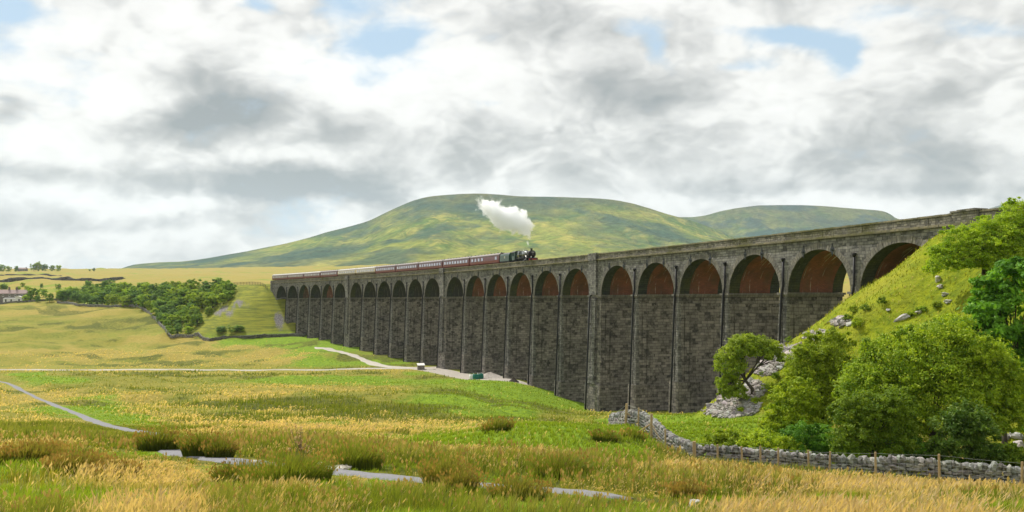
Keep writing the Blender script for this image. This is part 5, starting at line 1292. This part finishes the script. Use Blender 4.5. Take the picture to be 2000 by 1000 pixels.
# ------------------------------------------------------------------ stones
_bm = bmesh.new(); bmesh.ops.create_icosphere(_bm, subdivisions=2, radius=1); ICO_V = np.array([v.co[:] for v in _bm.verts]); ICO_F = np.array([[v.index for v in f.verts] for f in _bm.faces]); _bm.free()
ICO_B = ICO_V / np.abs(ICO_V).max(1, keepdims=True); ICO_R = ICO_V * .38 + ICO_B * .62
def stones(cen, size, rot, seed, rough=.14, colr=((.14, .135, .125), (.34, .325, .295))):
    r = np.random.default_rng(seed); n = len(cen); nv = len(ICO_V)
    cen = np.asarray(cen, float); size = np.asarray(size, float)
    ph = r.uniform(0, 100, (n, 1, 3)); P = ICO_R[None]
    wob = 1 + rough * (np.sin(P[..., :1] * 2.3 + ph[..., :1]) * np.sin(P[..., 1:2] * 2.9 + ph[..., 1:2]) + np.sin(P[..., 2:] * 3.7 + ph[..., 2:] + P[..., :1] * 2)) + r.normal(0, rough * .28, (n, nv, 1))
    v = P * wob * size[:, None, :] * .5
    yaw, tilt, roll = rot[:, 0], rot[:, 1], rot[:, 2]
    c, s = np.cos(tilt)[:, None], np.sin(tilt)[:, None]; v = np.stack([v[..., 0] * c + v[..., 2] * s, v[..., 1], -v[..., 0] * s + v[..., 2] * c], -1)
    c, s = np.cos(roll)[:, None], np.sin(roll)[:, None]; v = np.stack([v[..., 0], v[..., 1] * c - v[..., 2] * s, v[..., 1] * s + v[..., 2] * c], -1)
    c, s = np.cos(yaw)[:, None], np.sin(yaw)[:, None]; v = np.stack([v[..., 0] * c - v[..., 1] * s, v[..., 0] * s + v[..., 1] * c, v[..., 2]], -1)
    v = v + cen[:, None, :]
    f = (ICO_F[None] + (np.arange(n) * nv)[:, None, None]).reshape(-1, 3)
    t = r.random((n, 1)); col = np.array(colr[0]) * (1 - t) + np.array(colr[1]) * t
    col = col * r.uniform(.85, 1.15, (n, 3)) ** .4
    return v.reshape(-1, 3), f, np.repeat(col, nv, 0)
def rock_material():
    m, nt, b, out = material('weathered_stone')
    at = nt.node('ShaderNodeAttribute', attribute_name='Col').outputs['Color']; pos = nt.node('ShaderNodeNewGeometry').outputs['Position']
    n = nt.noise(pos, 6, 6, .7); n2 = nt.noise(pos, 2.2, 4, .6)
    c = nt.mix(1.0, at, nt.map(n, .3, .7, .65, 1.3), 'MULTIPLY'); c = nt.mix(nt.map(n2, .58, .7, 0, .5), c, (.14, .15, .07)); c = nt.mix(nt.map(n, .62, .7, 0, .45), c, (.42, .42, .38))
    nt.put(b.inputs['Base Color'], c); nt.put(b.inputs['Normal'], nt.bump(n, .7, .03)); b.inputs['Roughness'].default_value = .92
    return m
M_ROCK = rock_material()
def resample(p, step):
    p = np.asarray(p, float); d = np.concatenate([[0], np.cumsum(np.linalg.norm(np.diff(p, axis=0), axis=1))]); t = np.arange(0, d[-1], step)
    return np.stack([np.interp(t, d, p[:, k]) for k in range(p.shape[1])], 1)
def dry_wall(name, path, height, label, sl=.38, sh=.15, cope=.34, thick=.62, seed=1, dark=1.0):
    r = np.random.default_rng(seed); root = empty(name, (path[0][0], path[0][1], float(H(np.array([path[0][0]]), np.array([path[0][1]]))[0]))); tag(root, label, 'stone wall')
    c, s, ro = [], [], []; rows = int(height / sh)
    for row in range(rows):
        zc = (row + .5) * sh; th = thick * (1 - .35 * row / rows)
        q = resample(path, sl * r.uniform(.85, 1.15)); d = np.gradient(q, axis=0); d /= np.linalg.norm(d, axis=1)[:, None]
        for side_ in (-1, 1):
            k = len(q); off = (th / 2 - .11) * side_; px_ = q[:, 0] - d[:, 1] * off + d[:, 0] * r.uniform(-.12, .12, k); py_ = q[:, 1] + d[:, 0] * off + d[:, 1] * r.uniform(-.12, .12, k)
            h = H(px_, py_); c.append(np.stack([px_, py_, h + zc + r.normal(0, .035 * sh / .15, k)], 1)); s.append(np.stack([sl * r.uniform(.75, 1.35, k), r.uniform(.26, .4, k) * thick / .62, sh * r.uniform(.7, 1.5, k)], 1))
            ro.append(np.stack([np.arctan2(d[:, 1], d[:, 0]) + r.normal(0, .08, k), r.normal(0, .07, k), r.normal(0, .07, k)], 1))
    org = np.array(root.location)
    cr = ((.12 * dark, .115 * dark, .105 * dark), (.30 * dark, .285 * dark, .255 * dark))
    V, Fc, C = stones(np.concatenate(c) - org, np.concatenate(s), np.concatenate(ro), seed, colr=cr)
    link('wall_body', np_mesh('wall_body', V, None, Fc, col=C), M_ROCK, root)
    q = resample(path, cope * .55); k = len(q); d = np.gradient(q, axis=0); d /= np.linalg.norm(d, axis=1)[:, None]; h = H(q[:, 0], q[:, 1])
    cc = np.stack([q[:, 0], q[:, 1], h + rows * sh + cope * .40 + r.normal(0, .03, k)], 1); ss = np.stack([cope * r.uniform(.45, 1.0, k), thick * r.uniform(.6, .85, k), cope * r.uniform(.8, 1.25, k)], 1)
    rr = np.stack([np.arctan2(d[:, 1], d[:, 0]) + r.normal(0, .15, k), r.normal(.12, .22, k), r.normal(0, .12, k)], 1)
    V, Fc, C = stones(cc - org, ss, rr, seed + 1, .2, ((.12 * dark, .12 * dark, .11 * dark), (.36 * dark, .355 * dark, .33 * dark)))
    link('coping', np_mesh('coping', V, None, Fc, col=C), M_ROCK, root)
    return root
WALL = smooth_path([((px - 1000) / F * d, d) for px, d in ((1196, 74), (1206, 68.5), (1217, 65.5), (1240, 63), (1278, 60), (1310, 57.2), (1330, 55.8), (1352, 54.8), (1400, 54.3), (1500, 54), (1600, 53.4), (1700, 52.8), (1800, 51.8), (1900, 51), (2000, 50), (2120, 49))], 10)
dry_wall('dry_stone_wall', WALL, .76, 'long grey dry stone wall dipping from the fence corner to the right edge', sl=.42, sh=.19, cope=.42, seed=3)
def gpath(lst): return smooth_path(P2(lst), 10)
dry_wall('field_wall', gpath([(112, 592), (135, 594), (152, 598), (190, 599), (230, 600), (262, 601), (285, 609), (300, 622), (318, 642), (330, 657), (350, 659), (380, 658), (395, 664), (410, 667)]), 1.05, 'grey field wall curving round the edge of the wood', .9, .35, .38, .7, 5, 1.1)
dry_wall('field_wall', gpath([(412, 667), (440, 664), (480, 662), (520, 660), (560, 658), (595, 658)]), 1.1, 'dark stone wall across the green at the foot of the embankment', .9, .36, .4, .8, 6, .6)
dry_wall('garden_wall', smooth_path([((px - 1000) / F * 628, 628 + k) for px, k in ((-60, 0), (0, 0), (60, 1), (130, 2), (212, -4))], 12), 1.0, 'long low garden wall in front of the white cottages', 1.4, .4, .35, .8, 7, .8)
for px0, px1, d, lb, hh in ((-40, 250, 1050, 'dark limestone scar below the skyline moor', 3.6), (-40, 125, 1500, 'thin dark field wall crossing the far moor', 2.0)):
    pts = [((px - 1000) / F * (d + 40 * math.sin(px * .03) + 25 * math.sin(px * .011)), d + 40 * math.sin(px * .03) + 25 * math.sin(px * .011)) for px in range(px0, px1, 20)]
    t = dry_wall('limestone_scar' if hh > 3 else 'field_wall', smooth_path(pts, 6), hh, lb, 6, hh / 3, hh / 3.0, 3.5, 8, .45)
    t['category'] = 'rock scar' if hh > 3 else 'stone wall'

# loose stones on the scree: uncountable
def scree_stones():
    r = np.random.default_rng(21); X, Y = [], []
    for px, py, rx, ry, w in SCREE_P:
        m = int(rx * ry * (1.5 if px > 1000 else 0))
        for _ in range(m):
            x, y = px + r.normal() * rx * .6, py + r.normal() * ry * .6; X.append(x); Y.append(y)
    pts = np.array([tuple(ground(x, y)) for x, y in zip(X[::2], Y[::2])]); n0 = len(pts)
    pts = np.repeat(pts, 5, 0) + r.normal(0, 1.0, (n0 * 5, 3)) * np.array([1.3, 1.6, 0]); pts[:, 2] = H(pts[:, 0], pts[:, 1])
    k = (scree(pts[:, 0], pts[:, 1], pts[:, 2]) > .22) & (emb_h(pts[:, 0], pts[:, 1]) > base_h(pts[:, 0], pts[:, 1]) - 1.5); pts = pts[k]; n = len(pts)
    near = pts[:, 1] < 250; L = np.where(near, r.lognormal(-.95, .45, n), r.lognormal(-.6, .4, n))
    V, Fc, C = stones(pts + np.array([0, 0, .05]), np.stack([L, L * r.uniform(.5, .9, n), L * r.uniform(.25, .6, n)], 1), np.stack([r.uniform(0, 6.3, n), r.normal(0, .35, n), r.normal(0, .35, n)], 1), 22, .16, ((.20, .185, .17), (.46, .43, .40)))
    tag(link('scree', np_mesh('scree', V, None, Fc, col=C), M_ROCK), kind='stuff')
scree_stones()
def boulder(px, py, l, w, h, seed, label, group=None, tilt=0, col=((.46, .45, .43), (.56, .55, .52))):
    p = ground(px, py); V, Fc, C = stones([(0, 0, h * .25)], [(l, w, h)], np.array([[seed * 1.3, tilt, 0]]), seed, .2, col)
    o = link('boulder', np_mesh('boulder', V, None, Fc, col=C), M_ROCK); o.location = p; return tag(o, label, 'boulder', group)
BO = [(1761, 626, 1.5, .6, .55, 'long pale slab jutting from the middle of the grassy bank', .5), (1832, 548, .7, .5, .6, 'white boulder highest on the grassy bank below the bright ash', 0), (1836, 563, .6, .5, .4, 'pale boulder just below the highest one on the bank', 0), (1846, 578, .7, .6, .4, 'grey boulder in the middle of the broken line down the bank', 0), (1850, 592, .9, .6, .4, 'grey boulder lowest in the broken line down the bank', 0), (1795, 612, .7, .4, .3, 'low stone right of the long pale slab', 0), (1735, 610, .5, .4, .3, 'small stone left of the long pale slab', 0),
      (1985, 855, 1.0, .7, .6, 'rounded boulder at the right edge, upper one', 0), (1965, 858, .8, .6, .5, 'rounded boulder at the right edge, left one', 0), (1990, 874, .9, .6, .5, 'rounded boulder at the right edge, lower one', 0), (1357, 990, .22, .18, .2, 'pale stone in the grass at the front beside the dead rushes', 0), (630, 912, .5, .35, .16, 'angular pale stone at the end of the path slabs', 0), (498, 905, .3, .2, .1, 'small stone lying on the path beyond the widest rush clump', 0)]
for k, (px, py, l, w, h, lb, t) in enumerate(BO): boulder(px, py, l, w, h, 60 + k, lb, None, t)
for k, (px, py, l, lb) in enumerate([(618, 922, .95, 'large pale paving slab crossing the path, nearest one'), (640, 919, .8, 'pale paving slab crossing the path, middle one'), (662, 917, .7, 'pale paving slab crossing the path, far right one')]):
    p = ground(px, py); V, Fc, C = stones([(0, 0, .03)], [(l, .45, .16)], np.array([[.25, 0, 0]]), 90 + k, .07, ((.46, .42, .36), (.54, .5, .44)))
    o = link('paving_slab', np_mesh('paving_slab', V, None, Fc, col=C), M_ROCK); o.location = p; tag(o, lb, 'paving slab')

# ------------------------------------------------------------------ post and wire fence along the stone wall
def wood_material():
    m, nt, b, out = material('peeled_larch')
    tc = nt.node('ShaderNodeTexCoord').outputs['Object']; n = nt.noise(nt.scale(tc, (14, 14, 1.5)), 1, 5, .6)
    nt.put(b.inputs['Base Color'], nt.mix(nt.map(n, .3, .7), (.50, .36, .20), (.34, .24, .13))); return m
M_WOOD = wood_material(); M_WIRE = simple('galvanised_wire', (.55, .57, .58), .5, .2, .1, 5)
def fence():
    P = [(1204, 71.5, 1.3, .05), (1222, 63.2, 1.62, .085), (1247, 61.6, 1.4, .055), (1272, 58.6, 1.62, .085), (1300, 55.5, 1.3, .055), (1357, 53.6, 1.35, .10), (1402, 53.4, 1.35, .055), (1450, 53.2, 1.35, .055), (1486, 53.1, 1.4, .055), (1520, 52.9, 1.35, .055), (1579, 52.6, 1.4, .055), (1620, 52.4, 1.42, .055), (1711, 51.8, 1.5, .06), (1835, 50.8, 1.52, .065), (1996, 49.2, 1.55, .065), (2110, 48.4, 1.4, .065)]
    root = empty('wire_fence', at_depth(P[6][0], P[6][1])); tag(root, 'post and wire fence of pale round posts along the dry stone wall', 'fence')
    org = Vector(root.location); tops = []
    for px, d, h, rad in P:
        g = at_depth(px, d) - org; lx = random.uniform(-.04, .05) * h; b = MB()
        b.tube([g + Vector((0, 0, -.3)), g + Vector((lx * .5, 0, h * .5)), g + Vector((lx, 0, h))], [rad, rad * 1.02, rad * .96], 9); b.build('post', M_WOOD, root, False)
        tops.append((g, Vector((lx, 0, h))))
    for i, dx, dy in ((1, 1.5, -.2), (3, .75, -.9), (3, -.95, .2)):
        g, t = tops[i]; e = g + Vector((dx, dy, 0)); e.z = float(H(np.array([e.x + org.x]), np.array([e.y + org.y]))[0]) - org.z - .1
        b = MB(); b.tube([g + t * .62, e], .05, 7); b.build('brace', M_WOOD, root)
    b = MB()
    for k in range(len(P) - 1):
        (g0, t0), (g1, t1) = tops[k], tops[k + 1]
        for f in (.25, .38, .5, .62, .76, .95):
            a, c = g0 + t0 * f, g1 + t1 * f; b.tube([a, a.lerp(c, .5) - Vector((0, 0, .02)), c], .0045 if f < .9 else .006, 4, False)
        L = (g1 - g0).length; m = int(L / .28)
        for j in range(1, m):
            q = j / m; a, c = g0.lerp(g1, q) + t0.lerp(t1, q) * .25, g0.lerp(g1, q) + t0.lerp(t1, q) * .76; b.tube([a, c], .0035, 3, False)
    b.build('wire_netting', M_WIRE, root)
fence()
def bank_fence():
    root = empty('paling_fence', ground(480, 556)); tag(root, 'dark post fence along the top of the left embankment', 'fence'); org = Vector(root.location); prev = None
    rl = MB(); us_ = np.arange(U0 - 8, U0 - 75, -2.4); k = 0
    for u in us_:
        w = warp([(u, -1.5 + WID * .0, 0)])[0]; g = Vector((w[0], w[1], float(H(w[:1], w[1:2])[0]))) - org
        b = MB(); b.box(g.x - .09, g.x + .09, g.y - .09, g.y + .09, g.z - .2, g.z + 1.5); b.build('post', M_BLACK2, root)
        if prev is not None:
            for hh in (.5, 1.0, 1.4): rl.tube([prev + Vector((0, 0, hh)), g + Vector((0, 0, hh))], .035, 4, False)
        prev = g
    rl.build('rail', M_BLACK2, root)
M_BLACK2 = simple('dark_weathered_wood', (.06, .055, .045), .9, 0, .3, 3)
bank_fence()
M_WHITE = simple('white_paint', (.72, .71, .68), .6, 0, .08, 2)
def cabinet(px, py, d, w, h, lb):
    p = at_depth(px, d); root = empty('lineside_cabinet', p); tag(root, lb, 'cabinet')
    MB().box(-w / 2, w / 2, -.9, .9, -.3, h).build('body', M_WHITE, root); MB().prism([(-1.05, h), (1.05, h), (0, h + .35)], 'x', -w / 2 - .1, w / 2 + .1).build('roof', M_ROOFL, root); MB().box(-w * .2, w * .2, -.96, -.905, 0, h * .85).build('door', M_ROOFL, root)
cabinet(508, 552, 520, 2.6, 2.0, 'white lineside hut near the end of the viaduct'); cabinet(328, 557, 640, 4.2, 1.9, 'low white lineside hut above the wood')

# ------------------------------------------------------------------ cottages and the farm on the skyline
M_RUBBLE = stone_material('cottage_stone', (.14, .125, .11), (.26, .23, .2), (.3, .27, .23), bw=.6, bh=.3)
M_RUBBLE2 = simple('cottage_rubble', (.19, .17, .15), .95, 0, .35, 1.4)
def slate_material(c):
    m, nt, b, out = material('slate_roof'); tc = nt.node('ShaderNodeTexCoord').outputs['Object']
    n = nt.noise(nt.scale(tc, (1, 1, 3)), 1.5, 5, .65); nt.put(b.inputs['Base Color'], nt.mix(nt.map(n, .3, .7), c, tuple(.68 * v for v in c))); return m
M_SLATE = slate_material((.40, .30, .28))
def cottages():
    p = at_depth(14, 641); p.z += 1.3; root = empty('cottage_terrace', p); tag(root, 'row of stone railway cottages with pinkish slate roof and white porches', 'house')
    x0, x1, D, ev, rd = -13.5, 13.0, 7.0, 5.6, 8.2
    MB().box(x0, x1, 0, D, -3, ev).build('wall', M_RUBBLE2, root)
    rf = MB().prism([(-.35, ev - .1), (D / 2, rd), (D + .35, ev - .1)], 'x', x0 - .3, x1 + .3).build('roof', M_SLATE, root)
    for x in (-9.5, -.4, 4.8):
        c = MB(); c.box(x - .55, x + .55, D / 2 - .45, D / 2 + .45, rd - .7, rd + 1.5); c.box(x - .68, x + .68, D / 2 - .58, D / 2 + .58, rd + 1.5, rd + 1.68); ch = c.build('chimney', M_RUBBLE2, rf)
        for dx in (-.25, .25): b = MB(); b.tube([(x + dx, D / 2, rd + 1.68), (x + dx, D / 2, rd + 2.2)], [.16, .13], 8); b.build('chimney_pot', M_TERRA, ch)
    for x in (-11, -6.5, -2.8, 1.6, 5.6, 10.2):
        w = MB(); w.box(x - .6, x + .6, -.06, .0, 3.4, 4.75); f = w.build('window', M_WHITE, root); MB().box(x - .45, x + .45, -.09, -.062, 3.55, 4.6).build('pane', M_GLASSD, f); MB().box(x - .75, x + .75, -.14, -.003, 3.22, 3.39).build('sill', M_WHITE, f)
    # low white lean-to and taller white porch
    l = MB(); l.box(-1.5, 7.2, -2.6, -.003, -2.6, 1.9); l.prism([(-2.8, 1.9), (-.003, 1.9), (-.003, 2.7)], 'x', -1.6, 7.3); l.build('lean_to', M_WHITE, root)
    pr = MB(); pr.box(7.3, 11.8, -3.2, -.004, -2.6, 3.0); po = pr.build('porch', M_WHITE, root)
    MB().prism([(7.1, 3.0), (9.55, 3.9), (12.0, 3.0)], 'y', -3.4, -.005).build('porch_roof', M_WHITE, po)
    MB().box(9.4, 10.6, -3.26, -3.205, .5, 1.6).build('porch_window', M_GLASSD, po)
    for x in (0.5, 4.2): MB().box(x - .5, x + .5, -2.66, -2.605, -.4, 1.5).build('door', M_GLASSD, root)
M_TERRA = simple('terracotta', (.35, .16, .1), .8); M_GLASSD = simple('dark_window_glass', (.05, .055, .065), .08, 0, .1, 1, .5, .6)
cottages()
def farm(px, d):
    p = at_depth(px, d); root = empty('farmhouse', p); tag(root, 'distant farmhouse with pinkish roof between the skyline trees', 'house')
    MB().box(-8, 8, 0, 7, -2, 4.6).build('wall', M_RUBBLE2, root); rf = MB().prism([(-.4, 4.6), (3.5, 7.6), (7.4, 4.6)], 'x', -8.4, 8.4).build('roof', M_SLATE, root)
    MB().box(6, 7.2, 3, 4, 6.4, 9.0).build('chimney', M_RUBBLE2, rf)
    for x in (-5, 0, 5): f = MB().box(x - .7, x + .7, -.07, 0, 1.6, 3.2).build('window', M_WHITE, root); MB().box(x - .55, x + .55, -.1, -.072, 1.75, 3.05).build('pane', M_GLASSD, f)
farm(43, 1850)

# ------------------------------------------------------------------ things on the gravel by the piers
def info_plinth():
    p = ground(822, 722); root = empty('information_plinth', p, .25); tag(root, 'squat stone information plinth with a pale sloping top beside the gravel yard', 'plinth')
    b = MB(); b.prism([(-.9, -.3), (.9, -.3), (.9, 1.75), (-.9, 1.3)], 'x', -1.0, 1.0); b.build('base', M_RUBBLE2, root)
    b = MB(); b.prism([(-1.05, 1.262), (.95, 1.762), (.95, 1.90), (-1.05, 1.40)], 'x', -1.12, 1.12); b.build('top_slab', M_WHITE, root)
info_plinth()
M_BAGG = simple('green_woven_bag', (.02, .17, .12), .8, 0, .2, 4); M_BAGW = simple('white_woven_bag', (.75, .76, .74), .8, 0, .1, 4); M_SANDF = simple('crushed_stone', (.42, .38, .34), .95, 0, .35, 5)
def bulk_bag(px, py, rz, m, lb, sc=1.0):
    p = ground(px, py); root = empty('bulk_bag', p, rz); root.scale = (sc,) * 3; tag(root, lb, 'bulk bag', 'bulk bags on the gravel yard'); n = 20; vs, fs = [], []
    lv = [(0, .48), (.2, .56), (.5, .58), (.8, .55), (1.0, .50), (1.0, .44), (.82, .44)]
    for z, rr in lv:
        for k in range(n):
            a = 2 * math.pi * k / n; q = rr / max(abs(math.cos(a)), abs(math.sin(a))) ** .75; vs.append((q * math.cos(a), q * math.sin(a), z + .03 * math.sin(3 * a) * (z > .5)))
    for i in range(len(lv) - 1):
        for k in range(n): fs.append((i * n + k, i * n + (k + 1) % n, (i + 1) * n + (k + 1) % n, (i + 1) * n + k))
    fs.append(tuple(range(n - 1, -1, -1))); fs.append(tuple((len(lv) - 1) * n + k for k in range(n)))
    MB().add(vs, fs).build('bag', m, root, True)
    for sx in (-1, 1):
        for sy in (-1, 1): b = MB(); b.tube([(sx * .46, sy * .3, .95), (sx * .46, sy * .38, 1.18), (sx * .38, sy * .46, 1.18), (sx * .3, sy * .46, .95)], .03, 5); b.build('lifting_loop', M_BAGW, root)
bulk_bag(922, 741, .2, M_BAGW, 'white bulk bag at the left end of the row', 1.25); bulk_bag(929, 741, .1, M_BAGG, 'green bulk bag in the middle, next to the white one', 1.35); bulk_bag(938, 740, .5, M_BAGG, 'green bulk bag at the right end, beside the gravel heap', 1.35)
def heap(name, px, py, rx, ry, h, m, lb, seed):
    p = ground(px, py); n, k = 40, 12; vs = [(0, 0, h)]; fs = []
    r = random.Random(seed)
    for i in range(1, k + 1):
        for j in range(n):
            a = 2 * math.pi * j / n; q = i / k; w = 1 + .12 * math.sin(2 * a + seed) + .06 * math.sin(5 * a); vs.append((rx * q * w * math.cos(a), ry * q * w * math.sin(a), h * (1 - q) ** 1.1 + r.uniform(-.05, .05) * h * (i < k) - .35 * (i == k)))
    for j in range(n): fs.append((0, 1 + j, 1 + (j + 1) % n))
    for i in range(k - 1):
        for j in range(n): a, b = 1 + i * n + j, 1 + i * n + (j + 1) % n; fs.append((a, a + n, b + n, b))
    o = MB().add(vs, fs).build(name, m, None); o.location = p; tag(o, lb, 'heap')
heap('gravel_heap', 957, 738, 3.8, 3.2, 1.55, M_SANDF, 'pale grey gravel heap beside the green bulk bags', 2)
heap('soil_heap', 1003, 746, 1.5, 1.3, 1.1, simple('dark_soil', (.05, .04, .032), .95, 0, .4, 4), 'small dark soil heap at the end of the gravel yard', 5)
# hillside details: a lineside marker on the bank beyond arch twenty-three is left to the grass
